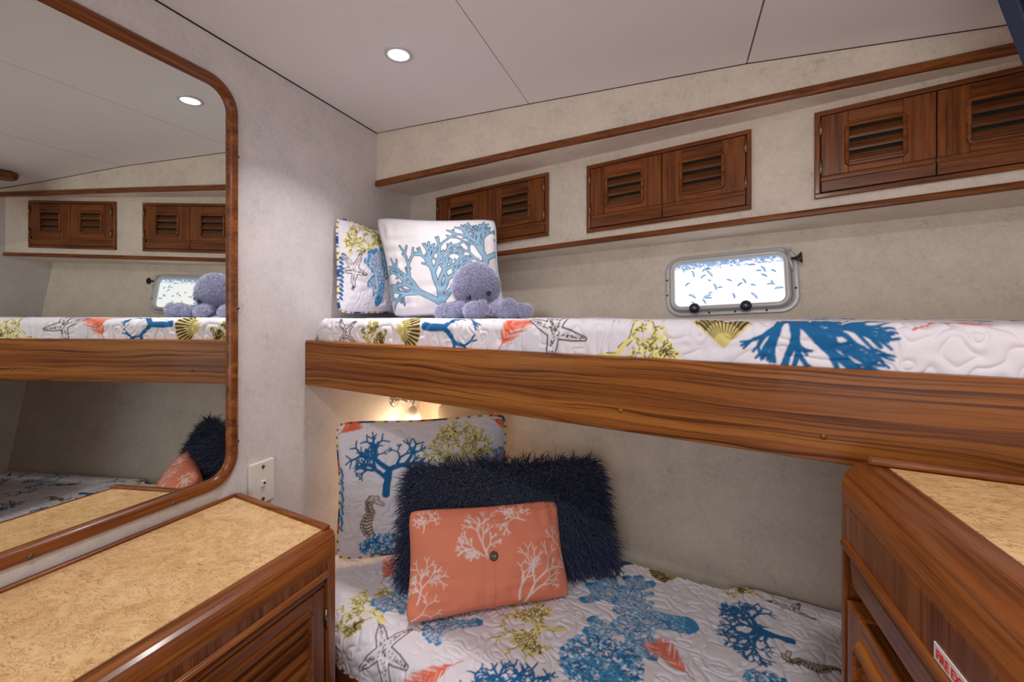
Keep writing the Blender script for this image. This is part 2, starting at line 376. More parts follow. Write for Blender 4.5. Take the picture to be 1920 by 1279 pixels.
def railpath(name, f, prof, x0, x1, n=10, mat='th'):
    m = M(); k = len(prof); P = []
    for j in range(n + 1):
        x = x0 + (x1 - x0) * j / n; y, z = f(x)
        P += [(x, y + p, z + q) for p, q in prof]
    m.add(P, [(j * k + i, j * k + (i + 1) % k, (j + 1) * k + (i + 1) % k, (j + 1) * k + i) for j in range(n) for i in range(k)], 0, False)
    m.f += [tuple(range(k)), tuple(n * k + i for i in range(k))]; m.m += [0, 0]; m.sm += [False, False]
    return m.build(name, mat, bevel=.003, seg=3)
railpath('trim_1', lambda x: (yc(x) - .003, .4505 + (.5285 - .4505) * x / XE + .012 * math.sin(math.pi * x / XE) * .25),
         [(-.011, 0), (-.012, .006), (-.011, .013), (-.005, .022), (.006, .022), (.006, -.001)], .001, XE - .001)['kind'] = 'structure'
railpath('trim_2', lambda x: (yf(x), .187 + (.2665 - .187) * x / XE), [(-.010, 0), (-.011, .005), (-.010, .014), (-.005, .017), (.003, .017), (.003, 0)], .002, XE - .001)['kind'] = 'structure'

# ------------------------------------------------------------------ downlight
dl = empty('ceiling_downlight', (.362, .964, .632))
tag(dl, 'small round recessed downlight glowing white in the cream ceiling', 'ceiling light')
up = (0, 0, 1); cl = (.362, .964, cz(.362))
M().lathe([(.024, .002), (.025, -.004), (.033, -.004), (.034, .001)], cl, up, 32).build('trim_ring', 'alu', dl)
M().lathe([(.0, -.0025), (.0245, -.0025)], cl, up, 32).build('diffuser', 'lamp', dl)

# ------------------------------------------------------------------ mirror on the left bulkhead
FM = lambda a, b, c: (c, a, b)              # a = y, b = z, c = out from the wall
mr = empty('wall_mirror', (0.001, .2, -.399))
tag(mr, 'large mirror in a rounded varnished teak frame on the left wall', 'mirror')
a0, a1, b0, b1 = -.62, .794, -.372, .520
M().rdisc(a0 - .004, a1 + .004, b0 - .004, b1 + .004, .05, .004, FM).build('mirror_glass', 'mirror', mr)
M().ring(a0, a1, b0, b1, .046, [(0, .001), (0, .006), (.003, .010), (.008, .016), (.016, .018), (.023, .014), (.028, .008), (.029, .001)], FM).build('mirror_frame', 'ty', mr)
for (y, z) in ((.823 - .010, .395 - .02), (.813, .015), (.813, -.30), (.70, .538), (.665, -.391), (.44, -.391)):
    M().lathe([(0, .0195), (.003, .0195), (.0045, .017), (.0045, .01)], (0, y, z), (1, 0, 0), 10).build('frame_screw', 'screw', mr)

# ------------------------------------------------------------------ phone jack plate
pl = empty('wall_jack_plate', (.001, .89, -.479))
tag(pl, 'cream wall plate with a small jack and two screws above the left counter', 'wall plate')
M().box((.001, .854, -.479), (.009, .925, -.372)).build('backing_box', 'white', pl, bevel=.0015)
M().box((.009, .857, -.477), (.012, .924, -.3735)).build('face_plate', 'white', pl, bevel=.001)
M().box((.012, .883, -.434), (.017, .895, -.420)).build('jack_socket', 'white', pl, bevel=.001)
M().lathe([(0, .0055), (.0032, .0055), (.0032, 0)], (.012, .889, -.4255), (1, 0, 0), 12).build('jack_hole', 'dark', pl)
for z in (-.385, -.466):
    M().lathe([(0, .003), (.003, .003), (.0045, .001), (.0045, 0)], (.012, .889, z), (1, 0, 0), 12).build('screw', 'screw', pl)

# ------------------------------------------------------------------ louvred doors
def louver_door(name, F, A0, A1, B0, B1, la0, la1, lb0, lb1, nsl, parent, mats, th=.010, slope=.55, mw=.008):
    """frame of stiles and rails round a louvre opening, in the local frame F(a,b,c); slats are its sub-parts"""
    m = M()
    m.box((A0, B0, 0), (la0, B1, th), F, 1); m.box((la1, B0, 0), (A1, B1, th), F, 1)
    m.box((la0, lb1, 0), (la1, B1, th), F, 0); m.box((la0, B0, 0), (la1, lb0, th), F, 0)
    d = m.build(name, mats, parent, bevel=.0012)
    g = M(); g.ring(la0, la1, lb0, lb1, .0008, [(-.001, .002), (-.001, th + .004), (.002, th + .0065), (mw * .55, th + .006), (mw, th + .002), (mw, th - .002)], F, n=1, smooth=False)
    g.build('louver_moulding', mats[0], d)
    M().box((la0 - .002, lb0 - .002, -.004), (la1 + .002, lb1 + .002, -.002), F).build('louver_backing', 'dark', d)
    pitch = (lb1 - lb0) / nsl
    for k in range(nsl):
        z = lb0 + pitch * k
        s = M(); t = pitch * .16
        prof = [(z + .0005, th * .95), (z + t + .0015, th * 1.02), (z + pitch * slope + t + .001, th * .25), (z + pitch * slope, th * .10), (z, th * .8)]
        s.prism(prof, la0 - .001, la1 + .001, lambda p, q, l: F(l, p, q)); s.build('louver_slat', 'slat' if mats[0] != 'ty' else 'ty', d)
    return d
def hinge(F, a, b, parent, c=.011, h=.030, r=.0028):
    m = M(); p0 = F(a, b - h / 2, c); p1 = F(a, b + h / 2, c)
    m.tube([p0, p1], r, 10); q = F(a, b, c)
    m.tube([F(a, b - .001, c), F(a, b + .001, c)], r * 1.25, 10)
    return m.build('hinge', 'brass', parent)

# three lockers in the hull face
slope_z = .045
def locker(x0, x1, z0, z1, label):
    y0 = yf(x0)
    e = empty('wall_locker', ((x0 + x1) / 2, yf((x0 + x1) / 2) - .001, z0))
    tag(e, label, 'locker', 'louvred teak lockers under the ceiling')
    L = x1 - x0; O = (x0, y0 - .0008, z0); A = Vector((1, -.21, slope_z)); C = Vector((-.2055, -.9786, 0))
    F = frame(O, A, (0, 0, 1), C); H = z1 - z0
    fr = M(); bw = .0115
    fr.box((0, 0, 0), (L, bw, .010), F, 0); fr.box((0, H - bw, 0), (L, H, .010), F, 0)
    fr.box((0, bw, 0), (bw, H - bw, .010), F, 1); fr.box((L - bw, bw, 0), (L, H - bw, .010), F, 1)
    fr.build('door_frame', ['th', 'tz'], e, bevel=.002)
    M().box((bw, bw, .0005), (L - bw, H - bw, .0012), F).build('recess', 'dark', e)
    mid = L * .503; g = .0012; D0 = bw + .0022; D1 = L - bw - .0022
    zb = bw + .0025; zt = H - bw - .0025; zg = zb + .034
    for (p, q, side) in ((D0, mid - g, 0), (mid + g, D1, 1)):
        w_ = q - p
        Fd = lambda a, b, c, F=F: F(a, b, c + .0016)
        d = louver_door('locker_door', Fd, p, q, zg + .004, zt, p + w_ * .255, p + w_ * .735, zg + .025, zt - .038, 3, e, ['th', 'tz'], th=.009)
        # finger groove and lower lip
        M().prism([(zg - .006, 0), (zg - .006, .0008), (zg, .0012), (zg + .004, .0028), (zg + .004, 0)], p, q, lambda pp, qq, l, Fd=Fd: Fd(l, pp, qq)).build('finger_groove', 'th', d)
        M().prism([(zb, 0), (zb, .007), (zg - .010, .0085), (zg - .006, .006), (zg - .006, 0)], p, q, lambda pp, qq, l, Fd=Fd: Fd(l, pp, qq)).build('lower_lip', 'th', d, bevel=.0012)
        ha = D0 - .001 if side == 0 else D1 + .001
        for hb in (zg + .024, zt - .030): hinge(F, ha, hb, d, .0145, .032, .0034)
    return e
locker(.136, .604, .237, .445, 'small louvred teak locker partly hidden behind the white coral cushion')
locker(.735, 1.183, .254, .463, 'middle louvred teak locker, two doors, above and left of the porthole')
locker(1.317, 1.753, .282, .493, 'nearest louvred teak locker at upper right, cut by the picture edge')

# ------------------------------------------------------------------ raster for printed cloth
class Canvas:
    def __init__(s, x0, x1, y0, y1, res, base):
        s.x0, s.y0, s.res = x0, y0, res
        s.w = int((x1 - x0) / res) + 2; s.h = int((y1 - y0) / res) + 2
        s.a = np.ones((s.h, s.w, 3), dtype=np.float32) * np.array(base, dtype=np.float32)
    def _win(s, bx0, bx1, by0, by1):
        i0 = max(0, int((bx0 - s.x0) / s.res) - 1); i1 = min(s.w, int((bx1 - s.x0) / s.res) + 3)
        j0 = max(0, int((by0 - s.y0) / s.res) - 1); j1 = min(s.h, int((by1 - s.y0) / s.res) + 3)
        return i0, i1, j0, j1
    def cap(s, p, q, r0, r1, col, al=1.):
        R = max(r0, r1)
        i0, i1, j0, j1 = s._win(min(p[0], q[0]) - R, max(p[0], q[0]) + R, min(p[1], q[1]) - R, max(p[1], q[1]) + R)
        if i0 >= i1 or j0 >= j1: return
        X = s.x0 + np.arange(i0, i1) * s.res; Y = s.y0 + np.arange(j0, j1) * s.res
        X, Y = np.meshgrid(X, Y); dx, dy = q[0] - p[0], q[1] - p[1]; L = dx * dx + dy * dy + 1e-12
        t = np.clip(((X - p[0]) * dx + (Y - p[1]) * dy) / L, 0, 1)
        d = np.hypot(X - p[0] - t * dx, Y - p[1] - t * dy) - (r0 + (r1 - r0) * t)
        a = (np.clip(.5 - d / s.res, 0, 1) * al)[..., None]
        s.a[j0:j1, i0:i1] = s.a[j0:j1, i0:i1] * (1 - a) + np.array(col, dtype=np.float32) * a
    def caps(s, L, col, grow=0., al=1.):
        for p, q, a, b in L: s.cap(p, q, max(1e-5, a + grow), max(1e-5, b + grow), col, al)
    def line(s, pts, r, col, al=1.):
        for a, b in zip(pts, pts[1:]): s.cap(a, b, r, r, col, al)
    def sample(s, X, Y):
        fx = np.clip((X - s.x0) / s.res, 0, s.w - 1.001); fy = np.clip((Y - s.y0) / s.res, 0, s.h - 1.001)
        i = fx.astype(int); j = fy.astype(int); u = (fx - i)[..., None]; v = (fy - j)[..., None]
        A = s.a
        return A[j, i] * (1 - u) * (1 - v) + A[j, i + 1] * u * (1 - v) + A[j + 1, i] * (1 - u) * v + A[j + 1, i + 1] * u * v
BLUE = lin(22, 100, 155); BLUE2 = lin(60, 140, 190); NAVY = lin(22, 58, 96); LBLUE = lin(105, 170, 215)
YEL = lin(236, 226, 150); BRN = lin(72, 52, 36); RED = lin(228, 102, 66); CLOTH = lin(232, 228, 236); OLIVE = lin(218, 203, 128)
def tree(p, ang, L, w, depth, rng, spread=.55, taper=.68, shrink=.72, kids=(2, 3), bend=.25, extra=.3):
    out = []
    def go(p, ang, L, w, d):
        n = 3; a = ang
        for i in range(n):
            a += rng.uniform(-bend, bend) * .6
            q = (p[0] + math.cos(a) * L / n, p[1] + math.sin(a) * L / n)
            w1 = w * (taper ** (1 / n)); out.append((p, q, w, w1)); p = q; w = w1
            if d > 0 and i < n - 1 and rng.random() < extra:
                go(p, a + rng.choice((-1, 1)) * rng.uniform(.5, .9), L * shrink * .6, w * .75, d - 1)
        if d > 0:
            k = rng.choice(kids)
            for i in range(k):
                go(p, a + spread * ((i / (k - 1)) * 2 - 1 if k > 1 else 0) + rng.uniform(-.15, .15), L * shrink * rng.uniform(.85, 1.1), w * .86, d - 1)
    go(p, ang, L, w, depth); return out
def fit(L, p, q):
    """turn and scale a tree grown from the origin along +x (extent 1) so that it runs from p to q"""
    P = [s[1] for s in L]; ext = max(x for x, y in P)
    dx, dy = q[0] - p[0], q[1] - p[1]; k = math.hypot(dx, dy) / ext; c, s_ = dx / math.hypot(dx, dy), dy / math.hypot(dx, dy)
    T = lambda v: (p[0] + k * (v[0] * c - v[1] * s_), p[1] + k * (v[0] * s_ + v[1] * c))
    return [(T(a), T(b), r0 * k, r1 * k) for a, b, r0, r1 in L], k
def coral(cv, p, q, col=BLUE, seed=0, wide=.62, thick=.038, d=4, ex=.12):
    L, k = fit(tree((0, 0), 0, .30, thick, d, random.Random(seed), wide, .80, .76, extra=ex), p, q)
    L2 = [(a, b, max(r, .0018), max(t, .0018)) for a, b, r, t in L]
    cv.caps(L2, col)
def coral_line(cv, p, q, fill, edge, seed=0, wide=.55, thick=.034, eg=.0016, minr=.0024, depth=4):
    L, k = fit(tree((0, 0), 0, .30, thick, depth, random.Random(seed), wide, .82, .76), p, q)
    L = [(a, b, max(r, minr), max(t, minr)) for a, b, r, t in L]
    cv.caps(L, edge, eg); cv.caps(L, fill)
def yellow(cv, p, q, seed=0, wide=.6, ln=.0011):
    rg = random.Random(seed)
    L, k = fit(tree((0, 0), 0, .27, .045, 4, rg, wide, .80, .78, (2, 2, 3)), p, q)
    cv.caps([(a, b, max(r, .0028), max(t, .0028)) for a, b, r, t in L], YEL)
    for a, b, r, t in L:
        if rg.random() < .72:
            dx, dy = b[0] - a[0], b[1] - a[1]; n = math.hypot(dx, dy) + 1e-9; o = max(r, .0028) * rg.uniform(.7, 1.1) * rg.choice((-1, 1))
            cv.cap((a[0] - dy / n * o, a[1] + dx / n * o), (b[0] - dy / n * o * .8, b[1] + dx / n * o * .8), ln, ln * .5, BRN)
def netfan(cv, p, q, seed=0, wide=.75, c1=BLUE2, c2=LBLUE):
    rg = random.Random(seed)
    L, k = fit(tree((0, 0), 0, .28, .10, 3, rg, wide, .95, .8), p, q)
    cv.caps([(a, b, max(r, .008), max(t, .007)) for a, b, r, t in L], c1)
    for a, b, r, t in L:
        for _ in range(int(14 + 4000 * r)):
            u = rg.random(); g = rg.uniform(-1, 1) * max(r, .008); dx, dy = b[0] - a[0], b[1] - a[1]; n = math.hypot(dx, dy) + 1e-9
            x, y = a[0] + dx * u - dy / n * g, a[1] + dy * u + dx / n * g
            cv.cap((x, y), (x, y), .0011, .0011, CLOTH if rg.random() < .55 else c2, .85)
    cv.caps([(a, b, .0009, .0007) for a, b, r, t in L], BLUE)
def bubbles(cv, c, rx, ry, seed=0, n=260):
    rg = random.Random(seed)
    for _ in range(n):
        t = rg.uniform(0, 6.283); u = math.sqrt(rg.random()); x, y = c[0] + rx * u * math.cos(t), c[1] + ry * u * math.sin(t)
        cv.cap((x, y), (x + rg.uniform(-.006, .006), y + rg.uniform(-.006, .006)), rg.uniform(.003, .006), .003, LBLUE)
    for _ in range(n):
        t = rg.uniform(0, 6.283); u = math.sqrt(rg.random()); x, y = c[0] + rx * u * math.cos(t), c[1] + ry * u * math.sin(t)
        a = rg.uniform(0, 6.28); cv.line([(x, y), (x + .004 * math.cos(a), y + .004 * math.sin(a)), (x + .004 * math.cos(a) + .003 * math.cos(a + 1.3), y + .004 * math.sin(a) + .003 * math.sin(a + 1.3))], .0016, BLUE if rg.random() < .7 else CLOTH)
def star(cv, c, tips, seed=0, w=.012):
    rg = random.Random(seed)
    for g, col in ((.0028, BRN), (0, CLOTH)):
        for t in tips:
            m = (c[0] + (t[0] - c[0]) * .55, c[1] + (t[1] - c[1]) * .55)
            cv.cap(c, m, w + g, w * .75 + g, col); cv.cap(m, t, w * .75 + g, w * .22 + g, col)
    for t in tips:
        for k in range(26):
            u = rg.random() ** .8; s_ = rg.uniform(-1, 1) * w * .55 * (1 - .75 * u); dx, dy = t[0] - c[0], t[1] - c[1]; n = math.hypot(dx, dy)
            x, y = c[0] + dx * u - dy / n * s_, c[1] + dy * u + dx / n * s_; cv.cap((x, y), (x + dx / n * .0016, y + dy / n * .0016), .0012, .0012, BRN)
def shell(cv, p, q, seed=0, half=.75):
    """scallop: hinge at p, fan towards q"""
    dx, dy = q[0] - p[0], q[1] - p[1]; L = math.hypot(dx, dy); a0 = math.atan2(dy, dx)
    for i in range(41):
        t = a0 - half + 2 * half * i / 40; r = L * (1 - .12 * abs(i / 20 - 1) ** 2)
        cv.cap(p, (p[0] + r * math.cos(t), p[1] + r * math.sin(t)), .002, L * .045, OLIVE)
    for i in range(11):
        t = a0 - half + 2 * half * (i + .5) / 11; r = L * (1 - .12 * abs(i / 5 - 1) ** 2)
        e = lambda k: (p[0] + r * k * math.cos(t), p[1] + r * k * math.sin(t))
        cv.cap(e(.35), e(.62), .0006, L * .02, BRN); cv.cap(e(.66), e(1.0), L * .035, L * .045, BRN)
def feather(cv, p, q, seed=0, wd=.28):
    rg = random.Random(seed); dx, dy = q[0] - p[0], q[1] - p[1]; L = math.hypot(dx, dy); ux, uy = dx / L, dy / L
    cv.cap(p, q, .0014, .0008, RED)
    for k in range(150):
        u = rg.uniform(.22, 1.); sd = rg.choice((-1, 1)); ln = L * wd * math.sin(math.pi * min(1, (u - .15) / .95)) * rg.uniform(.6, 1.1)
        x, y = p[0] + dx * u, p[1] + dy * u; a = .75
        ex, ey = x + ln * (ux * a - uy * sd * .75), y + ln * (uy * a + ux * sd * .75)
        cv.cap((x, y), (ex, ey), .0011, .0006, RED if rg.random() < .8 else lin(240, 150, 120), .8)
def seahorse(cv, c, h, fx=1, ang=0):
    pts = [(.10, .48), (.00, .46), (-.06, .40), (-.05, .30), (-.02, .22), (-.08, .12), (-.12, .0), (-.08, -.12), (-.02, -.22), (-.02, -.34), (-.06, -.44), (-.13, -.47), (-.17, -.42), (-.13, -.39)]
    rad = [.03, .055, .06, .05, .06, .085, .095, .085, .055, .035, .026, .02, .016, .012]
    ca, sa = math.cos(ang), math.sin(ang)
    T = lambda p: (c[0] + h * (p[0] * fx * ca - p[1] * sa), c[1] + h * (p[0] * fx * sa + p[1] * ca))
    snout = [(.08, .42), (.20, .36)]
    for g, col in ((.0022, BRN), (0, lin(214, 200, 188))):
        for i in range(len(pts) - 1): cv.cap(T(pts[i]), T(pts[i + 1]), rad[i] * h + g, rad[i + 1] * h + g, col)
        cv.cap(T(snout[0]), T(snout[1]), .035 * h + g, .02 * h + g, col)
    for i in range(2, len(pts) - 2):
        for k in (0, .5):
            p = (pts[i][0] * (1 - k) + pts[i + 1][0] * k, pts[i][1] * (1 - k) + pts[i + 1][1] * k); r = rad[i] * .95
            cv.line([T((p[0] - r, p[1] + .02)), T((p[0], p[1] - .01)), T((p[0] + r, p[1] + .02))], .0016, BRN)
        cv.cap(T((pts[i][0] - rad[i] * .5, pts[i][1])), T((pts[i + 1][0] - rad[i + 1] * .5, pts[i + 1][1])), .0010, .0010, BRN)
    cv.cap(T((.03, .455)), T((.03, .455)), .0022, .0022, BRN)
    for k in range(5): cv.cap(T((-.06 - .02 * k, .52 - .05 * k)), T((-.04 - .02 * k, .46 - .05 * k)), .0014, .001, BRN)

_rt = np.random.RandomState(7).rand(256, 256)
def vnoise(X, Y):
    i = np.floor(X).astype(int); j = np.floor(Y).astype(int); u = X - i; v = Y - j; u = u * u * (3 - 2 * u); v = v * v * (3 - 2 * v)
    g = lambda a, b: _rt[a % 256, b % 256]
    return g(i, j) * (1 - u) * (1 - v) + g(i + 1, j) * u * (1 - v) + g(i, j + 1) * (1 - u) * v + g(i + 1, j + 1) * u * v
def quilting(X, Y, amp=.0048, f=46.):
    """stitched meander: the cloth dips along wandering contour lines and puffs between them"""
    wx = X + .010 * vnoise(X * 30 + 5, Y * 30); wy = Y + .010 * vnoise(X * 30, Y * 30 + 9)
    n = vnoise(wx * f, wy * f) * .65 + vnoise(wx * f * .5 + 31, wy * f * .5 + 17) * .6
    s_ = np.abs(np.sin(n * math.pi * 3.0))
    return amp * (np.sqrt(s_ + .02) - .5)

# ------------------------------------------------------------------ upper bunk
ub = empty('upper_bunk', (XE / 2, 1.1, -.2))
tag(ub, 'upper bunk with a long varnished teak front board, carrying the upper mattress', 'bunk bed')
bd = M(); prof = [(0, -.2005), (-.003, -.199), (-.003, -.078), (0, -.0735), (.020, -.0735), (.022, -.076), (.022, -.2005)]
n = 40; k = len(prof); P = []
for j in range(n + 1):
    x = .0005 + (XE - .001) * j / n
    P += [(x, yb(x) + p + .003, q) for p, q in prof]
bd.add(P, [(j * k + i, j * k + (i + 1) % k, (j + 1) * k + (i + 1) % k, (j + 1) * k + i) for j in range(n) for i in range(k)])
bd.f += [tuple(range(k)), tuple(n * k + i for i in range(k))]; bd.m += [0, 0]; bd.sm += [False, False]
bd.build('front_board', 'board', ub)
for x, z in ((.03, -.165), (.343, -.163), (.908, -.165), (1.19, -.165), (1.187, -.166)):
    if x == 1.19: continue
    M().lathe([(0, .0008), (.0042, .0008), (.0042, -.001)], (x, yb(x) - .0002, z), (-.245, -1, 0), 14).build('wood_plug', 'tz', ub)
bs = M(); P = []
for j in range(n + 1):
    x = .001 + (XE - .002) * j / n; P += [(x, yb(x) + .0255, -.150), (x, yh(x, -.15) - .002, -.150), (x, yh(x, -.18) - .002, -.18), (x, yb(x) + .0255, -.18)]
bs.add(P, [(j * 4 + i, j * 4 + (i + 1) % 4, j * 4 + 4 + (i + 1) % 4, j * 4 + 4 + i) for j in range(n) for i in range(4)]); bs.build('base_panel', 'ceil', ub)

def mattress(name, xa, xb, nx, yfront, zt, zb, r, cv, mode, rowstep, backstep, dense_back, label, parent=None, endr=.035):
    """quilt-covered slab: rows run front bottom -> front edge -> back"""
    arc_n = max(6, int(r * math.pi / 2 / rowstep)); down = zt - r - zb
    rows = []                                     # (offset from front face, z, path length d from the crest; negative = down the front)
    nd = max(2, int(down / rowstep))
    for i in range(nd): rows.append((0., zb + down * i / nd, -(r * math.pi / 2) - down * (1 - i / nd)))
    for i in range(arc_n):
        t = math.pi / 2 * i / arc_n; rows.append((r - r * math.cos(t), zt - r + r * math.sin(t), -(r * (math.pi / 2 - t))))
    d = 0.
    back = []
    while d < .60:
        back.append(d); d += rowstep if d < dense_back else backstep
    X = np.linspace(xa, xb, nx)
    R = len(rows) + len(back)
    P = np.zeros((R, nx, 3)); D = np.zeros((R, nx)); NRM = np.zeros((R, nx, 3))
    yF = yfront(X)
    for i, (o, z, d) in enumerate(rows):
        P[i, :, 0] = X; P[i, :, 1] = yF + o; P[i, :, 2] = z; D[i] = d
        t = math.asin(max(-1, min(1, (z - (zt - r)) / r))) if z > zt - r else 0
        NRM[i, :, 1] = -math.cos(t); NRM[i, :, 2] = math.sin(t)
    for i, d in enumerate(back):
        yy = np.minimum(yF + r + d, yh(X, zt) - .006); P[len(rows) + i, :, 0] = X; P[len(rows) + i, :, 1] = yy; P[len(rows) + i, :, 2] = zt
        D[len(rows) + i] = yy - yF - r; NRM[len(rows) + i, :, 2] = 1
    # rounded ends
    e = np.minimum(X - xa, xb - X); dz = np.where(e < endr, endr - np.sqrt(np.maximum(0, endr ** 2 - (endr - e) ** 2)), 0)
    P[:, :, 2] = np.maximum(P[:, :, 2] - dz[None, :], zb); P[:, :, 1] += dz[None, :] * .6 * (NRM[:, :, 1] < -.3)
    T = D + (yF + r)[None, :] if mode == 'y' else D
    q = quilting(P[:, :, 0], D + 3.0)
    lump = (vnoise(P[:, :, 0] * 9, D * 9 + 40) - .5) * .006
    P += NRM * (q + lump)[..., None]
    col = cv.sample(P[:, :, 0], T)
    o = grid_obj(name, P, 'print', parent, col)
    return o
cu = Canvas(0, XE, -.12, .60, .0013, CLOTH)
# prints along the front edge, in (x, distance back from the crest)
star(cu, (.152, -.052), [(.118, -.012), (.182, -.016), (.19, -.08), (.12, -.08)], 1, .007)
yellow(cu, (.245, -.11), (.225, -.015), 3, .4); yellow(cu, (.31, -.11), (.29, -.04), 5, .4)
shell(cu, (.345, -.035), (.420, -.040), 4, .85)
coral(cu, (.438, -.028), (.595, -.045), BLUE, 11, .62, .05)
feather(cu, (.640, -.085), (.705, .02), 3, .5)
star(cu, (.775, -.034), [(.722, -.008), (.800, .012), (.838, -.045), (.765, -.095), (.76, .01)], 7, .011)
yellow(cu, (.850, -.085), (.985, -.020), 8, .75); yellow(cu, (.90, -.10), (1.0, -.06), 9, .5)
shell(cu, (1.068, -.050), (1.066, .012), 6, .8)
for k_, (q_, sd_) in enumerate((((1.122, -.070), 21), ((1.165, -.10), 22), ((1.205, -.10), 23), ((1.245, -.078), 24), ((1.272, -.045), 25), ((1.278, -.008), 26))):
    coral(cu, (1.158, .015 - .004 * k_), q_, BLUE, sd_, .30, .060 if k_ < 3 else .042, 3, .1)
feather(cu, (1.287, -.02), (1.38, .05), 9, .2)
rg = random.Random(5)
for i, x in enumerate(np.arange(.15, 1.8, .16)):
    for jj, d in enumerate((.13, .26, .40)):
        xx, dd = x + rg.uniform(-.03, .03) + .06 * jj, d + rg.uniform(-.02, .02); kx = (i * 3 + jj * 2 + i // 2) % 6; a = rg.uniform(0, 6.28)
        q = (xx + .10 * math.cos(a), dd + .06 * math.sin(a))
        if kx == 0: coral(cu, (xx, dd), q, BLUE, i + 50)
        elif kx == 1: netfan(cu, (xx, dd), q, i + 60)
        elif kx == 2: yellow(cu, (xx, dd), q, i)
        elif kx == 3: feather(cu, (xx, dd), q, i)
        elif kx == 4: coral(cu, (xx, dd), q, BLUE2, i + 90)
        else: star(cu, (xx, dd), [(xx + .045 * math.cos(a + t * 1.257), dd + .045 * math.sin(a + t * 1.257)) for t in range(5)], i, .009)
um = mattress('bunk_mattress', .012, XE - .004, 1500, lambda x: yb(x) + .027, -.0125, -.1495, .022, cu, 'd', .0014, .006, .03, '')
tag(um, 'mattress in a white sea-life quilt on the upper bunk, below the porthole', 'mattress', 'quilted bunk mattresses')

# ------------------------------------------------------------------ lower bunk
lb = empty('lower_bunk', (XE / 2, 1.0, FLOOR))
tag(lb, 'lower bunk base with a teak front rail beside the left cabinet', 'bunk bed')
rl = M(); prof = [(0, -1.19), (0, -.800), (.004, -.795), (.018, -.795), (.020, -.80), (.020, -1.19)]; k = len(prof); P = []
x0_, x1_ = .02, XE - .002
for j in range(41):
    x = x0_ + (x1_ - x0_) * j / 40; P += [(x, yl(x) + p, q) for p, q in prof]
rl.add(P, [(j * k + i, j * k + (i + 1) % k, (j + 1) * k + (i + 1) % k, (j + 1) * k + i) for j in range(40) for i in range(k)])
rl.f += [tuple(range(k)), tuple(40 * k + i for i in range(k))]; rl.m += [0, 0]; rl.sm += [False, False]
rl.build('front_rail', 'th', lb)
bs = M(); P = []
for j in range(9):
    x = x0_ + (x1_ - x0_) * j / 8; P += [(x, yl(x) + .022, -.85), (x, yh(x, -.85) - .003, -.85), (x, yh(x, -.88) - .003, -.88), (x, yl(x) + .022, -.88)]
bs.add(P, [(j * 4 + i, j * 4 + (i + 1) % 4, j * 4 + 4 + (i + 1) % 4, j * 4 + 4 + i) for j in range(8) for i in range(4)]); bs.build('base_panel', 'th', lb)
cl_ = Canvas(0, XE, .4, 1.62, .0016, CLOTH)
coral(cl_, (1.232, 1.147), (1.085, 1.165), BLUE, 31, .95, .05); coral(cl_, (1.18, 1.155), (1.125, 1.06), BLUE, 32, .6, .05); coral(cl_, (1.17, 1.155), (1.13, 1.26), BLUE, 34, .6, .05)
netfan(cl_, (1.017, 1.13), (.79, 1.10), 3, .8); netfan(cl_, (.97, 1.125), (.87, 1.21), 5, .6); netfan(cl_, (.97, 1.12), (.88, 1.05), 6, .6)
bubbles(cl_, (.852, .95), .085, .075, 2, 520); coral(cl_, (.86, .86), (.85, .96), BLUE2, 5, .8, .03)
feather(cl_, (1.029, .965), (.958, 1.045), 4, .42)
yellow(cl_, (.757, 1.016), (.60, .975), 12, .75); yellow(cl_, (.71, 1.0), (.70, .925), 13, .6); yellow(cl_, (.70, 1.0), (.66, 1.06), 14, .6)
star(cl_, (.405, .838), [(.363, .890), (.437, .897), (.478, .815), (.455, .755), (.355, .800)], 21, .0125)
feather(cl_, (.588, .855), (.495, .765), 6, .34)
coral(cl_, (.73, .74), (.668, .885), BLUE, 41, .85, .055); coral(cl_, (.70, .78), (.625, .82), BLUE, 42, .6, .05); coral(cl_, (.71, .77), (.75, .87), BLUE, 43, .6, .05)
netfan(cl_, (.565, .972), (.47, .905), 8, .5)
yellow(cl_, (.362, .900), (.235, .975), 16, .8); yellow(cl_, (.34, .92), (.33, 1.0), 17, .6); yellow(cl_, (.33, .90), (.27, .87), 18, .6)
shell(cl_, (1.020, 1.347), (.930, 1.335), 3, .7)
yellow(cl_, (1.20, 1.30), (1.12, 1.33), 22, .7); star(cl_, (1.26, 1.27), [(1.21, 1.29), (1.30, 1.25), (1.28, 1.30)], 4, .007)
seahorse(cl_, (1.262, 1.09), .11, 1, 1.6)
coral(cl_, (.896, 1.376), (.79, 1.26), NAVY, 51, .8, .05); coral(cl_, (.87, 1.36), (.80, 1.38), NAVY, 52, .6, .05)
netfan(cl_, (.30, 1.065), (.395, .965), 9, .6); feather(cl_, (.264, 1.03), (.235, 1.14), 8, .4)
bubbles(cl_, (1.165, 1.0), .04, .03, 6, 120)
coral(cl_, (1.52, 1.05), (1.44, 1.12), BLUE, 61, .9); netfan(cl_, (1.62, 1.16), (1.50, 1.20), 12); seahorse(cl_, (1.42, 1.19), .11, 1, 1.2); yellow(cl_, (1.75, 1.0), (1.66, 1.10), 31)
coral(cl_, (1.80, 1.18), (1.70, 1.14), BLUE, 63, .9); coral(cl_, (1.40, .92), (1.30, .98), BLUE, 64, .9); star(cl_, (1.1, .82), [(1.1 + .05 * math.cos(t * 1.257), .82 + .05 * math.sin(t * 1.257)) for t in range(5)], 8)
lm = mattress('bunk_mattress', .03, XE - .004, 1060, lambda x: yl(x) + .004, -.710, -.849, .055, cl_, 'y', .0019, .0019, .6, '')
tag(lm, 'mattress in a white sea-life quilt on the lower bunk, under the coral pillow', 'mattress', 'quilted bunk mattresses')

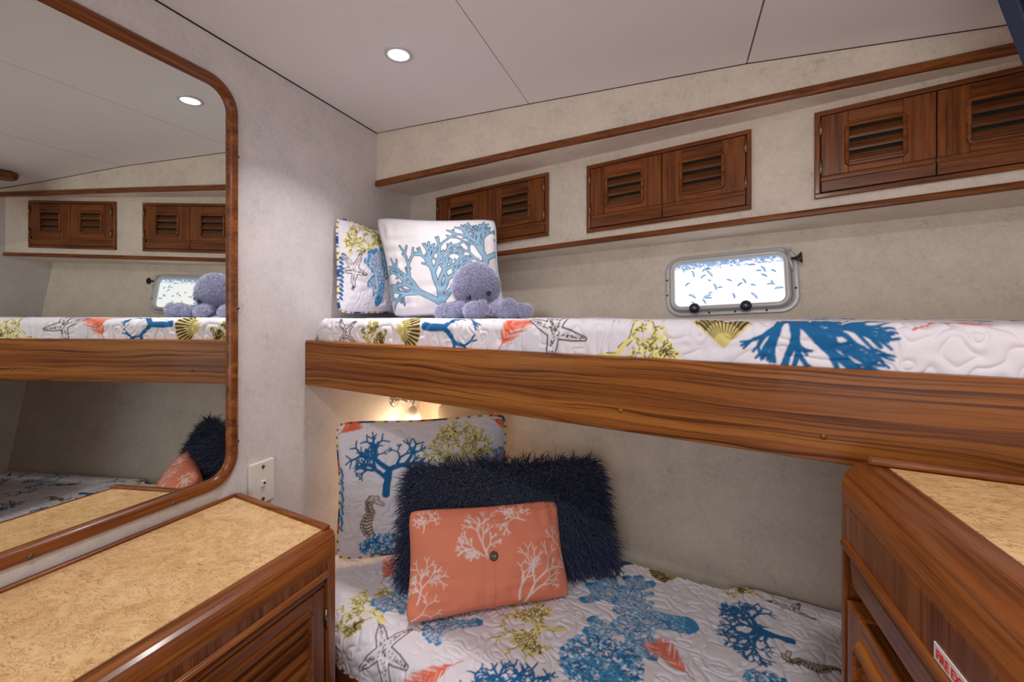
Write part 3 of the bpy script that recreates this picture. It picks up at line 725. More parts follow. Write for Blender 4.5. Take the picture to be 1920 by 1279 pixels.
# ------------------------------------------------------------------ pillows
def pillow(name, TL, TR, BL, BR, T, res, mat, color=None, parent=None, inset=.05, quilt=0., wrinkle=.0, seed=0, power=.5):
    """two puffed faces between four corner tips; returns object and surface sampler"""
    TL, TR, BL, BR = (np.array(p, dtype=float) for p in (TL, TR, BL, BR))
    wv = ((TR - TL) + (BR - BL)) / 2; hv = ((TL - BL) + (TR - BR)) / 2
    nrm = np.cross(wv, hv); nrm /= np.linalg.norm(nrm)
    nu = max(8, int(np.linalg.norm(wv) / res)); nv = max(8, int(np.linalg.norm(hv) / res))
    def surf(u, v, side):                       # u,v in [-1,1]
        uu = u * (1 - inset * (1 - v * v) * np.abs(u) ** 2); vv = v * (1 - inset * (1 - u * u) * np.abs(v) ** 2)
        cr = 1 - .075 * (np.abs(u) * np.abs(v)) ** 5; uu = uu * cr; vv = vv * cr
        s_, t = (uu + 1) / 2, (vv + 1) / 2; s_ = s_[..., None]; t = t[..., None]
        P = BL * (1 - s_) * (1 - t) + BR * s_ * (1 - t) + TL * (1 - s_) * t + TR * s_ * t
        h = T * ((1 - u ** 2).clip(0) ** power) * ((1 - v ** 2).clip(0) ** power)
        if wrinkle:
            e = np.maximum(np.abs(u), np.abs(v)) ** 3
            h = h + wrinkle * e * (1 - np.maximum(np.abs(u), np.abs(v))) * 8 * (vnoise(u * 9 + seed, v * 3) + vnoise(u * 3, v * 9 + seed) - 1) + wrinkle * (vnoise(u * 2.3 + seed, v * 2.3) - .5) * (1 - e)
        if quilt: h = h + quilting(s_[..., 0] * np.linalg.norm(wv) + seed, t[..., 0] * np.linalg.norm(hv), quilt) * (1 - np.maximum(np.abs(u), np.abs(v)) ** 12)
        return P + nrm * (side * h)[..., None]
    g = lambda n: np.sin(np.linspace(-1, 1, n) * math.pi / 2 * .985) / math.sin(math.pi / 2 * .985) * .35 + np.linspace(-1, 1, n) * .65
    U, V_ = np.meshgrid(g(nu + 1), g(nv + 1))
    A = surf(U, V_, 1.); B = surf(U, V_, -1.)
    h, w_ = U.shape
    V = np.concatenate([A.reshape(-1, 3), B.reshape(-1, 3)]) * S; V[:, 2] += EYE
    i = np.arange(h - 1)[:, None] * w_; j = np.arange(w_ - 1)[None, :]
    qa = np.stack([i + j, i + j + 1, i + j + 1 + w_, i + j + w_], -1).reshape(-1, 4); qb = qa[:, ::-1] + h * w_
    me = bpy.data.meshes.new(name)
    root = np.array(parent['_o']) if parent is not None else np.array([*(V[:, :2].min(0) + V[:, :2].max(0)) / 2, V[:, 2].min()])
    fast(me, V - root, np.concatenate([qa, qb])); me.materials.append(MT[mat])
    if color is not None:
        c = color(U, V_); cc = np.ones((2 * h * w_, 4), dtype=np.float32); cc[:h * w_, :3] = c.reshape(-1, 3); cc[h * w_:, :3] = c.reshape(-1, 3)
        ca = me.color_attributes.new('Col', 'FLOAT_COLOR', 'POINT'); ca.data.foreach_set('color', cc.ravel())
    o = bpy.data.objects.new(name, me); scene.collection.objects.link(o); o['_o'] = list(root)
    if parent is not None: o.parent = parent
    else: o.location = root
    bm = bmesh.new(); bm.from_mesh(me); bmesh.ops.remove_doubles(bm, verts=bm.verts, dist=.0002); bm.to_mesh(me); bm.free()
    return o, surf
def piping(o, surf, r, mat, bands=None, n=60):
    t = np.linspace(-1, 1, n)[:-1]; one = np.ones_like(t)
    pts = np.concatenate([surf(t, one * -1, 0.), surf(one, t, 0.), surf(-t, one, 0.), surf(-one, -t, 0.)])
    m = M(); m.tube([tuple(p) for p in pts], r, 8, 0, True)
    col = None
    if bands:
        rg = random.Random(3); cs = [];
        for i in range(len(pts)):
            c = bands[int(i / 5) % len(bands)] if i % 4 else BRN
            cs += [c] * 8
        col = np.array(cs)
    return m.build('piping', mat, o, color=col)

def cvs(cv): return lambda U, V: cv.sample(U, V)
# each pillow print is drawn on a canvas in metres-like units with the origin at the centre: (u*W/2, v*H/2)
def pcol(cv, w_, h): return lambda U, V: cv.sample(U * w_ / 2, V * h / 2)

# upper sham against the left wall
w1, h1 = .45, .31; c1 = Canvas(-w1 / 2, w1 / 2, -h1 / 2, h1 / 2, .0013, CLOTH)
yellow(c1, (-.10, .02), (-.12, .15), 3, .9); yellow(c1, (-.11, .05), (-.205, .09), 4, .7); yellow(c1, (-.10, .05), (.0, .12), 5, .7)
star(c1, (-.175, -.02), [(-.215, .03), (-.14, .04), (-.125, -.03), (-.18, -.08), (-.222, -.02)], 3, .010)
netfan(c1, (-.055, -.115), (-.075, .05), 4, .5); netfan(c1, (-.05, -.10), (-.02, .06), 5, .5)
for k_ in range(10): c1.cap((-.222, .02 - k_ * .014), (-.216, .012 - k_ * .014), .004, .003, BLUE)
o, sf = pillow('pillow_sham', (.012, 1.150, .305), (.035, 1.52, .285), (.045, 1.118, .002), (.07, 1.53, .002), .045, .0022, 'print', pcol(c1, w1, h1), quilt=.0042, wrinkle=.006, seed=2)
tag(o, 'white quilted sham printed with starfish and yellow coral, against the wall on the upper bunk', 'pillow', 'quilted pillow shams')
piping(o, sf, .0042, 'print', [YEL, CLOTH, BLUE, CLOTH])

# white cushion with blue-grey coral
w2, h2 = .37, .34; WHT = lin(218, 214, 217); c2 = Canvas(-w2 / 2, w2 / 2, -h2 / 2, h2 / 2, .0011, WHT)
FB = lin(132, 166, 190); FE = lin(40, 66, 90)
tw = lambda p, q, seed, d=4, wd=.56, th=.026: fit(tree((0, 0), 0, .25, th, min(d, 4), random.Random(seed), wd, .80, .78, (2, 2, 2, 3), .3, .08), p, q)[0]
L = tw((-.005, -.168), (-.015, .085), 14, 5, .50, .036) + tw((.0, -.08), (.06, .055), 22, 3) + tw((.0, -.14), (-.145, .02), 23, 4, .5, .034) + tw((.0, -.13), (.115, .01), 24, 4, .5, .034) + tw((-.05, -.11), (-.15, -.06), 25, 3) + tw((.05, -.10), (.14, -.05), 26, 3)
L2 = tw((.150, -.06), (.115, .150), 31, 5, .5, .034) + tw((.145, .03), (.06, .125), 32, 4) + tw((.145, .03), (.168, .145), 33, 4, .4) + tw((.15, -.01), (.09, .06), 34, 3); L3 = []; L4 = []
ALL = [(a, b, max(r, .0014), max(t, .0014)) for a, b, r, t in L + L2 + L3 + L4]
c2.caps(ALL, FE, .0021); c2.caps(ALL, FB)
o, sf = pillow('throw_cushion', (.058, 1.280, .324), (.481, 1.320, .295), (.172, 1.220, -.012), (.544, 1.240, -.012), .046, .0016, 'cotton', pcol(c2, w2, h2), inset=.09, wrinkle=.010, seed=4)
tag(o, 'square white cushion printed with blue-grey branching coral, on the upper bunk', 'cushion')
piping(o, sf, .0035, 'cotton', None).data.color_attributes.new('Col', 'FLOAT_COLOR', 'POINT').data.foreach_set('color', np.tile(np.array([*lin(160, 175, 190), 1], dtype=np.float32), 4 * 59 * 8))

# lower sham in the corner
w3, h3 = .50, .40; c3 = Canvas(-w3 / 2, w3 / 2, -h3 / 2, h3 / 2, .0013, CLOTH)
coral(c3, (-.105, -.015), (-.10, .165), BLUE, 71, .85, .05); coral(c3, (-.105, .03), (-.185, .09), BLUE, 73, .6, .055); coral(c3, (-.105, .04), (-.02, .10), BLUE, 74, .6, .055)
yellow(c3, (.10, .05), (.11, .19), 9, .9); yellow(c3, (.10, .07), (.02, .13), 10, .6); yellow(c3, (.11, .07), (.19, .14), 12, .6)
seahorse(c3, (-.145, -.10), .155)
bubbles(c3, (-.11, -.165), .07, .035, 4, 260); netfan(c3, (.21, -.02), (.215, .09), 6, .5); feather(c3, (-.25, .16), (-.19, .20), 7, .5); feather(c3, (.20, .19), (.25, .17), 8, .5)
for k_ in range(16): c3.cap((-.246 + .004 * (k_ % 3), .06 - k_ * .011), (-.238 + .003 * (k_ % 2), .052 - k_ * .011), .0045, .003, BLUE2)
o, sf = pillow('pillow_sham', (.028, 1.122, -.318), (.490, 1.392, -.312), (.085, 1.060, -.702), (.530, 1.310, -.702), .052, .0022, 'print', pcol(c3, w3, h3), quilt=.0046, inset=.075, wrinkle=.008, seed=6)
tag(o, 'white quilted sham printed with blue coral and a seahorse, behind the navy shaggy cushion', 'pillow', 'quilted pillow shams')
piping(o, sf, .0045, 'print', [YEL, CLOTH, YEL, BLUE, RED])
# plain beige pillow behind
o, sf = pillow('plain_pillow', (.16, 1.52, -.33), (.385, 1.545, -.265), (.16, 1.47, -.700), (.385, 1.47, -.700), .035, .008, 'beige', None, inset=.03)
tag(o, 'plain beige pillow against the hull, peeking over the lower quilted sham', 'pillow')

# fibres: thin curved blades planted on sampled points
def fibres(name, P, Nn, mat, cols, length, width, parent, seed=0, droop=.35, segs=3, jitter=.5):
    r = np.random.RandomState(seed); n = len(P)
    d = Nn + r.normal(0, jitter, (n, 3)); d /= np.linalg.norm(d, axis=1)[:, None]
    Ls = length * r.uniform(.6, 1.15, n)
    side = np.cross(d, r.normal(0, 1, (n, 3))); side /= np.linalg.norm(side, axis=1)[:, None] + 1e-9
    rows = []; p = P.copy(); dd = d.copy()
    for k in range(segs + 1):
        wd = width * (1 - (k / segs) ** 2 * .85)
        rows.append(np.stack([p - side * wd / 2, p + side * wd / 2], 1))
        dd = dd + np.array([0, 0, -droop / segs]); dd /= np.linalg.norm(dd, axis=1)[:, None]
        p = p + dd * (Ls / segs)[:, None]
    V = np.stack(rows, 1).reshape(n, -1, 3)               # n, 2*(segs+1), 3
    k2 = 2 * (segs + 1)
    q = np.array([[2 * k, 2 * k + 1, 2 * k + 3, 2 * k + 2] for k in range(segs)])
    Q = (np.arange(n)[:, None, None] * k2 + q[None]).reshape(-1, 4)
    VV = V.reshape(-1, 3) * S; VV[:, 2] += EYE
    root = np.array(parent['_o'])
    me = bpy.data.meshes.new(name); fast(me, VV - root, Q); me.materials.append(MT[mat])
    cc = np.ones((n * k2, 4), dtype=np.float32)
    tip = np.tile(np.repeat(np.arange(segs + 1) / segs, 2), n)[:, None]
    base, end = cols; rnd = np.repeat(r.uniform(.6, 1.3, n), k2)[:, None]
    cc[:, :3] = (np.array(base) * (1 - tip) + np.array(end) * tip) * rnd
    me.color_attributes.new('Col', 'FLOAT_COLOR', 'POINT').data.foreach_set('color', cc.ravel())
    o = bpy.data.objects.new(name, me); scene.collection.objects.link(o); o.parent = parent
    return o
o, sf = pillow('shaggy_cushion', (.285, 1.115, -.425), (.785, 1.350, -.418), (.325, 1.010, -.690), (.850, 1.280, -.690), .060, .006, 'blue', None, inset=.03)
tag(o, 'long navy blue shaggy cushion behind the small coral pillow', 'cushion')
r_ = np.random.RandomState(1); n_ = 17000
u = r_.uniform(-1, 1, n_); v = r_.uniform(-1, 1, n_); sd = np.where(r_.rand(n_) < .82, 1., -1.)
e_ = 1e-3
P0 = sf(u, v, sd); Pu = sf(np.clip(u + e_, -1, 1), v, sd) - sf(np.clip(u - e_, -1, 1), v, sd); Pv = sf(u, np.clip(v + e_, -1, 1), sd) - sf(u, np.clip(v - e_, -1, 1), sd)
nn = np.cross(Pu, Pv) * sd[:, None]; nn /= np.linalg.norm(nn, axis=1)[:, None] + 1e-9
cen = sf(np.zeros(1), np.zeros(1), np.zeros(1))[0]; wvv = (P0 - cen); wvv /= np.linalg.norm(wvv, axis=1)[:, None]
edge = (np.maximum(np.abs(u), np.abs(v)) ** 6)[:, None]
nn = nn * (1 - edge * .6) + wvv * edge
tag(fibres('shag_pile', P0, nn, 'shag', ((.005, .008, .026), (.038, .055, .140)), .044, .0030, o, 3, .9, 3, .62), kind='stuff')

# coral-coloured pillow with button
w5, h5 = .40, .27; COR = lin(236, 142, 112); WC_ = lin(245, 225, 222); c5 = Canvas(-w5 / 2, w5 / 2, -h5 / 2, h5 / 2, .0010, COR)
def twig(p, q, seed, wide=.5, d=4):
    L, _ = fit(tree((0, 0), 0, .28, .018, d, random.Random(seed), wide, .8, .78, (2, 2), .35), p, q); c5.caps([(a, b, max(r, .0011), max(t, .0009)) for a, b, r, t in L], WC_)
twig((-.165, .07), (-.15, .135), 1, .8); twig((-.012, -.005), (-.045, .115), 7, .35); twig((-.02, .0), (-.085, .04), 4, .4); twig((.075, .085), (.085, .135), 5, .9); twig((.09, .08), (.02, .12), 6, .4)
twig((.075, -.13), (.125, .025), 3, .42); twig((.06, -.12), (.045, -.02), 8, .4, 3); twig((.09, -.11), (.155, -.04), 9, .4, 3)
twig((-.175, -.09), (-.145, .01), 10, .5); twig((-.19, -.13), (-.12, -.10), 11, .7, 3); twig((.19, -.03), (.175, .06), 12, .4, 3)
for xx in (-.022, .003): c5.line([(xx, -h5), (xx, h5)], .0006, lin(170, 80, 58))
o, sf = pillow('lumbar_pillow', (.362, .995, -.484), (.702, 1.205, -.490), (.422, .885, -.699), (.757, 1.132, -.703), .058, .0018, 'cotton', pcol(c5, w5, h5), inset=.075, wrinkle=.007, seed=9)
tag(o, 'small coral orange pillow with white twig print and a round button', 'pillow')
e1 = np.array([.01]); z1 = np.array([-.02]); bp = sf(e1, z1, np.ones(1))[0]
du = sf(e1 + .01, z1, np.ones(1))[0] - bp; dv = sf(e1, z1 + .01, np.ones(1))[0] - bp; bn = np.cross(du, dv); bn /= np.linalg.norm(bn)
bt = M(); bt.lathe([(0, .0035), (.006, .0035), (.0085, .0045), (.0105, .003), (.0105, 0), (0, -.001)], tuple(bp + bn * .001), tuple(bn), 22).build('button', 'button', o)
uu = du / np.linalg.norm(du)
for s_ in (-1, 1): M().lathe([(0, .0047), (.0013, .0047), (.0013, .002)], tuple(bp + uu * .0026 * s_ + bn * .001), tuple(bn), 8).build('button_hole', 'label', o)
lp = M(); lp.tube([tuple(bp + bn * .002 - uu * .017), tuple(bp + bn * .004 - uu * .008), tuple(bp + bn * .002)], .0012, 6).build('button_loop', 'cotton', o, color=np.tile(np.array(lin(236, 170, 150)), (18, 1)))

# ------------------------------------------------------------------ octopus plush
oc = empty('plush_octopus', (.54, 1.11, -.0125))
tag(oc, 'small fluffy lavender toy octopus sitting before the white coral cushion', 'stuffed toy')
LAV0 = (.29, .29, .44); LAV1 = (.80, .81, .97)
def ellip(c, rx, ry, rz, n=(28, 20), f=None):
    th, ph = np.meshgrid(np.linspace(0, 2 * math.pi, n[0]), np.linspace(-math.pi / 2, math.pi / 2, n[1]))
    return np.stack([c[0] + rx * np.cos(ph) * np.cos(th), c[1] + ry * np.cos(ph) * np.sin(th), c[2] + rz * np.sin(ph)], -1)
HC = np.array([.489, 1.140, .071])
H = ellip(HC, .063, .054, .066); zz = (H[..., 2] - HC[2]) / .066
H[..., 0] = HC[0] + (H[..., 0] - HC[0]) * (1 - .20 * np.clip(-zz, 0, 1)); H[..., 1] = HC[1] + (H[..., 1] - HC[1]) * (1 - .20 * np.clip(-zz, 0, 1))
hd = grid_obj('head', H, 'plush', oc, np.ones(H.shape) * np.array(LAV0))
def furry(parent_part, P, Nn, seed, ln=.0075):
    tag(fibres('fur', P, Nn, 'plush', (LAV0, LAV1), ln, .00085, oc_part(parent_part), seed, .25, 2, .45), kind='stuff')
def oc_part(p): return p
hd['_o'] = oc['_o']
r_ = np.random.RandomState(4); n_ = 24000; g_ = r_.normal(0, 1, (n_, 3)); g_ /= np.linalg.norm(g_, axis=1)[:, None]
k_ = 1 - .20 * np.clip(-g_[:, 2], 0, 1)
HP = HC + g_ * np.array([.063, .054, .066]) * np.stack([k_, k_, np.ones(n_)], 1)
furry(hd, HP, g_, 1)
def arm(pts, rad, seed):
    pts = np.array(pts, dtype=float); t = np.linspace(0, len(pts) - 1, 26); i = np.clip(t.astype(int), 0, len(pts) - 2); f = (t - i)[:, None]
    Q = pts[i] * (1 - f) + pts[i + 1] * f
    for _ in range(3): Q[1:-1] = (Q[:-2] + 2 * Q[1:-1] + Q[2:]) / 4
    r = np.interp(np.linspace(0, 1, 26), np.linspace(0, 1, len(rad)), rad)
    cap_ = np.clip(np.linspace(1, 0, 26) * 12, 0, 1); r = r * np.sqrt(1 - (1 - cap_) ** 2 + .02)
    m = M(); m.tube([tuple(q) for q in Q], list(r), 14)
    V = np.array(m.v)
    a = m.build('arm', 'plush', oc, color=np.tile(np.array(LAV0), (len(V), 1))); a['_o'] = oc['_o']
    rs = np.random.RandomState(seed); n = 5200; ii = rs.randint(0, 25, n); jj = rs.randint(0, 14, n); fu, fv = rs.rand(n), rs.rand(n)
    V = V.reshape(26, 14, 3); j2 = (jj + 1) % 14
    Pp = (V[ii, jj] * ((1 - fu) * (1 - fv))[:, None] + V[ii + 1, jj] * (fu * (1 - fv))[:, None] + V[ii, j2] * ((1 - fu) * fv)[:, None] + V[ii + 1, j2] * (fu * fv)[:, None])
    C_ = Q[ii] * (1 - fu)[:, None] + Q[ii + 1] * fu[:, None]; nn = Pp - C_; nn /= np.linalg.norm(nn, axis=1)[:, None] + 1e-9
    furry(a, Pp, nn, seed, .006)
zg = .006
arm([(.475, 1.12, .02), (.47, 1.085, .012), (.455, 1.062, zg), (.440, 1.062, zg)], [.020, .019, .018, .015], 11)
arm([(.500, 1.10, .015), (.512, 1.055, .008), (.535, 1.035, .012), (.565, 1.045, .020)], [.018, .018, .018, .016], 12)
sp = [(.53, 1.13, .012), (.565, 1.10, .008)] + [(.603 + .019 * (1 - k / 14) * math.cos(2.6 + k * .62), 1.078 - .006 * k / 10, .018 + .019 * (1 - k / 14) * math.sin(2.6 + k * .62)) for k in range(11)]
arm(sp, [.018, .018, .016, .014, .011], 13)
arm([(.53, 1.15, .012), (.58, 1.15, .008), (.625, 1.14, .010), (.640, 1.125, .008)], [.018, .018, .017, .014], 14)
arm([(.44, 1.14, .018), (.41, 1.12, .010), (.405, 1.11, zg), (.398, 1.09, zg)], [.018, .018, .017, .014], 15)
arm([(.45, 1.17, .018), (.40, 1.165, .010), (.36, 1.150, zg)], [.018, .017, .014], 16)
for (ex, ey, ez) in ((.492, 1.0885, .046), (.536, 1.1085, .056)):
    ed = Vector((ex, ey, ez)) - Vector(HC); ed.normalize()
    M().lathe([(.0, .0055), (.0035, .005), (.006, .002), (.006, -.002)], (ex + ed.x * .004, ey + ed.y * .004, ez + ed.z * .004), ed, 14).build('eye', 'bead', oc)

# ------------------------------------------------------------------ porthole
for nm, A_, B_ in (('joint_shadow_1', (.0015, YN, .6405), (.0015, 1.375, .6405)), ('joint_shadow_2', None, None)):  # dark-coloured strips stand in for shadow along the ceiling joints
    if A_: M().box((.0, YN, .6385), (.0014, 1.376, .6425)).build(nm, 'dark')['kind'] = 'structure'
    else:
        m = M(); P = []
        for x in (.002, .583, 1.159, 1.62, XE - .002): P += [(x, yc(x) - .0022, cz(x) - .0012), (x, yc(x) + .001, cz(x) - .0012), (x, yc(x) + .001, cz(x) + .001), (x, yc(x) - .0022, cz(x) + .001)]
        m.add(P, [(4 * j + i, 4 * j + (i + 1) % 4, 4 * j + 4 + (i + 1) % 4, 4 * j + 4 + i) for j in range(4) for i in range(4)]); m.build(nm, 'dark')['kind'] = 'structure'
wn = empty('window_1', (WO.x, WO.y, WO.z - .1)); wn['kind'] = 'structure'
M().ring(-.147, .147, -.0668, .0668, .020, [(0, .002), (0, .012), (.004, .018), (.011, .018), (.0155, .013), (.016, .002)], FW).build('window_sash', 'alu', wn)
M().ring(-.157, .163, -.078, .072, .030, [(0, .001), (0, .005), (.016, .006), (.019, .0045), (.0195, .001)], FW).build('window_frame', 'alu', wn)
M().ring(-.158, .158, -.078, .078, .02, [(-.001, -.055), (-.001, .001), (.001, .001), (.001, -.055)], FW).build('window_spigot', 'alu', wn)
cw = Canvas(-.15, .15, -.07, .07, .0007, (.96, .93, .92)); rg = random.Random(12)
SKYB = lin(120, 175, 235)
for k in range(380):
    x = rg.uniform(-.15, .15); y = .069 - abs(rg.gauss(0, .009)); cw.cap((x, y), (x + rg.uniform(-.006, .006), y), rg.uniform(.0010, .0035), .001, lin(rg.randint(70, 120), rg.randint(125, 165), 205), .7)
for k in range(60):
    cw.cap((-.149, rg.uniform(-.07, .07)), (-.148, rg.uniform(-.07, .07)), .0012, .0012, SKYB, .5)
def leaf(x, y, L, a, col, al):
    pts = [(x + L * (t - .5) * math.cos(a) - .22 * L * math.sin(math.pi * t) * math.sin(a), y + L * (t - .5) * math.sin(a) + .22 * L * math.sin(math.pi * t) * math.cos(a)) for t in np.linspace(0, 1, 9)]
    pt2 = [(x + L * (t - .5) * math.cos(a) - .02 * L * math.sin(math.pi * t) * math.sin(a), y + L * (t - .5) * math.sin(a) + .02 * L * math.sin(math.pi * t) * math.cos(a)) for t in np.linspace(0, 1, 9)]
    cw.line(pts, .0009, col, al); cw.line(pt2, .0016, col, al)
for k in range(32):
    leaf(rg.uniform(-.14, .14), rg.uniform(-.06, .055), rg.uniform(.007, .024), rg.uniform(-1.4, .6), lin(rg.randint(70, 120), rg.randint(130, 160), 190), .9)
for k in range(120):
    x, y = rg.uniform(-.145, .145), rg.uniform(-.065, .06); cw.cap((x, y), (x + .001, y + .001), .0006, .0006, lin(150, 175, 205), .7)
gx, gy = np.meshgrid(np.linspace(-.148, .148, 420), np.linspace(-.068, .068, 200))
PW = np.array(WO) + gx[..., None] * np.array(WA) + gy[..., None] * np.array(WB) + .004 * np.array(WC)
grid_obj('window_pane', PW, 'pane', wn, cw.sample(gx, gy))
for a, b in ((-.170, .02), (-.170, -.028), (-.12, .0805), (-.06, .0805), (.0, .0805), (.07, .0805), (.173, -.03), (-.05, -.0885), (.02, -.0885), (.10, -.0885)):
    M().lathe([(0, .0085), (.002, .008), (.0032, .006)], FW(a, b, 0), WC, 10).build('frame_screw', 'screw', wn)
for a in (-.088, .05):
    M().tube([FW(a, -.082, .006), FW(a, -.078, .020)], .008, 10).build('latch_post', 'alu', wn)
    m = M(); m.lathe([(0, .034), (.006, .034), (.0135, .030), (.0155, .025), (.013, .020), (.006, .018), (.006, .006)], FW(a, -.076, 0), WC, 20); kn = m.build('latch_knob', 'navyp', wn)
    M().lathe([(0, .0355), (.003, .035), (.0035, .033)], FW(a, -.076, 0), WC, 10).build('knob_cap', 'chrome', kn)
for a in (-.095, .065):
    M().tube([FW(a - .010, .0795, .011), FW(a + .010, .0795, .011)], .0035, 8).build('window_hinge', 'alu', wn)
M().tube([FW(.158, .078, .014), FW(.168, .020, .022)], .0035, 8).tube([FW(.150, .079, .012), FW(.168, .080, .016)], .003, 8).build('stay_arm', 'alu', wn)
m = M(); m.lathe([(0, 0), (.004, 0), (.004, .010), (.006, .014), (.014, .022), (.0155, .024), (.014, .026), (0, .026)], FW(.166, .050, .020), tuple(WA + WC * .12), 20); m.build('stay_knob', 'black', wn)

# ------------------------------------------------------------------ reading lamp under the upper bunk
rd = empty('reading_lamp', (.001, 1.485, -.335))
tag(rd, 'small chrome swivel reading lamp glowing behind the lower quilted sham', 'wall lamp')
M().lathe([(.0, .010), (.012, .010), (.024, .006), (.026, .001)], (.001, 1.480, -.322), (1, 0, 0), 24).build('wall_plate', 'chrome', rd)
M().tube([(.010, 1.480, -.320), (.035, 1.478, -.318), (.085, 1.475, -.318)], .0065, 12).build('swivel_arm', 'chrome', rd)
M().tube([(.085, 1.475, -.296), (.085, 1.475, -.345)], .0085, 14).build('swivel_joint', 'chrome', rd)
M().lathe([(.009, 0), (.024, -.010), (.028, -.026), (.031, -.062), (.034, -.070), (.0335, -.070), (.029, -.060), (.026, -.026), (.022, -.012), (.009, -.002)], (.085, 1.475, -.338), (0, 0, 1), 24).build('lamp_shade', 'glass', rd)
M().lathe([(0, 0), (.014, -.003), (.016, -.012), (.016, -.044), (.010, -.050), (0, -.051)], (.085, 1.475, -.342), (0, 0, 1), 18).build('lamp_holder', 'chrome', rd)

# ------------------------------------------------------------------ left cabinet
def body_with_opening(name, plan, ztop, rtop, front_edge, inset, depth, parent, mats):
    """plan: counter-clockwise points, front_edge = indices (i, j) of the front; rounds its top edge and the far upright corner, then sinks a door opening"""
    bm = bmesh.new()
    lo = [bm.verts.new(W((x, y, FLOOR + .001))) for x, y in plan]; hi = [bm.verts.new(W((x, y, ztop))) for x, y in plan]
    n = len(plan)
    bm.faces.new(lo[::-1]); bm.faces.new(hi)
    for i in range(n): bm.faces.new((lo[i], lo[(i + 1) % n], hi[(i + 1) % n], hi[i]))
    i, j = front_edge
    e = [ed for ed in bm.edges if set(ed.verts) in ({hi[i], hi[j]}, {lo[j], hi[j]})]
    bmesh.ops.recalc_face_normals(bm, faces=bm.faces)
    bmesh.ops.bevel(bm, geom=e, offset=rtop * S, segments=8, profile=.5, affect='EDGES', clamp_overlap=True)
    bmesh.ops.recalc_face_normals(bm, faces=bm.faces)
    A = Vector(W((*plan[i], 0))); B = Vector(W((*plan[j], 0))); d = (B - A).normalized(); nrm = Vector((d.y, -d.x, 0))
    cen = sum((Vector(W((x, y, 0))) for x, y in plan), Vector()) / n
    if nrm.dot(A - cen) < 0: nrm = -nrm
    fr = max((f for f in bm.faces if f.normal.dot(nrm) > .999), key=lambda f: f.calc_area())
    bmesh.ops.inset_region(bm, faces=[fr], thickness=inset * S, depth=0)
    r = bmesh.ops.extrude_discrete_faces(bm, faces=[fr]); nf = r['faces'][0]
    for v in nf.verts: v.co -= nrm * depth * S
    bmesh.ops.recalc_face_normals(bm, faces=bm.faces)
    root = Vector(parent['_o'])
    for f in bm.faces:
        c = f.calc_center_median(); f.smooth = True
        f.material_index = 0 if c.z > EYE + (ztop - rtop * .98) * S else 1
        if abs((c - Vector(nf.calc_center_median())).length) < 1e-4: f.material_index = 2; f.smooth = False
        if f.calc_area() > .01: f.smooth = False
    for v in bm.verts: v.co -= root
    me = bpy.data.meshes.new(name); bm.to_mesh(me); bm.free()
    for m in mats: me.materials.append(MT[m])
    o = bpy.data.objects.new(name, me); scene.collection.objects.link(o); o.parent = parent; o['_o'] = list(root)
    return o
YB = -.70
lc = empty('built_in_cabinet', (.186, 0, FLOOR))
tag(lc, 'low teak cabinet with tan burl counter and louvred door, below the mirror', 'cabinet', 'teak cabinets with burl counters')
body_with_opening('carcass', [(.001, YB), (.372, YB), (.372, .752), (.001, .826)], -.434, .036, (1, 2), .008, .016, lc, ['ty', 'tz', 'dark'])
# burl top and fiddle rails
M().add([(.013, YB, -.4325), (.327, YB, -.4325), (.327, .747, -.4325), (.013, .808, -.4325), (.013, YB, -.4345), (.327, YB, -.4345), (.327, .747, -.4345), (.013, .808, -.4345)],
        [(0, 1, 2, 3), (7, 6, 5, 4), (0, 4, 5, 1), (1, 5, 6, 2), (2, 6, 7, 3), (3, 7, 4, 0)]).build('countertop', 'burl', lc)
M().box((.0015, YB, -.434), (.0125, .822, -.427)).build('back_fiddle', 'ty', lc, bevel=.003, seg=3)
FE_ = frame((.0125, .8235, -.434), (1, -.1996, 0), (0, 0, 1), (-.196, -.98, 0))
M().box((0, 0, 0), (.325, .008, .015), FE_).build('end_fiddle', 'tx', lc, bevel=.003, seg=3)
# raised front lip beside the burl top
FY = lambda p, q, l: (p, l, q)
FL = lambda a, b, c: (.358 + c, a, b)
M().box((.357, YB + .03, -.4900), (.3722, .709, -.4705)).build('frieze', 'tz', lc)
M().prism([(.371, -.486), (.378, -.488), (.380, -.492), (.378, -.497), (.370, -.500)], YB + .03, .7100, FY).build('opening_moulding', 'ty', lc, bevel=.001)
M().box((.359, YB + .03, -.512), (.371, .7045, -.5025)).build('inner_rail', 'ty', lc, bevel=.002)
d = louver_door('cabinet_door', FL, .16, .702, -1.12, -.516, .215, .662, -1.06, -.546, 20, lc, ['ty', 'tz'], th=.014, slope=.5, mw=.012)
hinge(FL, .7050, -.575, d, .016, .034, .0028); hinge(FL, .7050, -1.02, d, .016, .034, .0028)
louver_door('cabinet_door', FL, -.45, .155, -1.12, -.516, -.39, .10, -1.06, -.546, 20, lc, ['ty', 'tz'], th=.014, slope=.5, mw=.012)

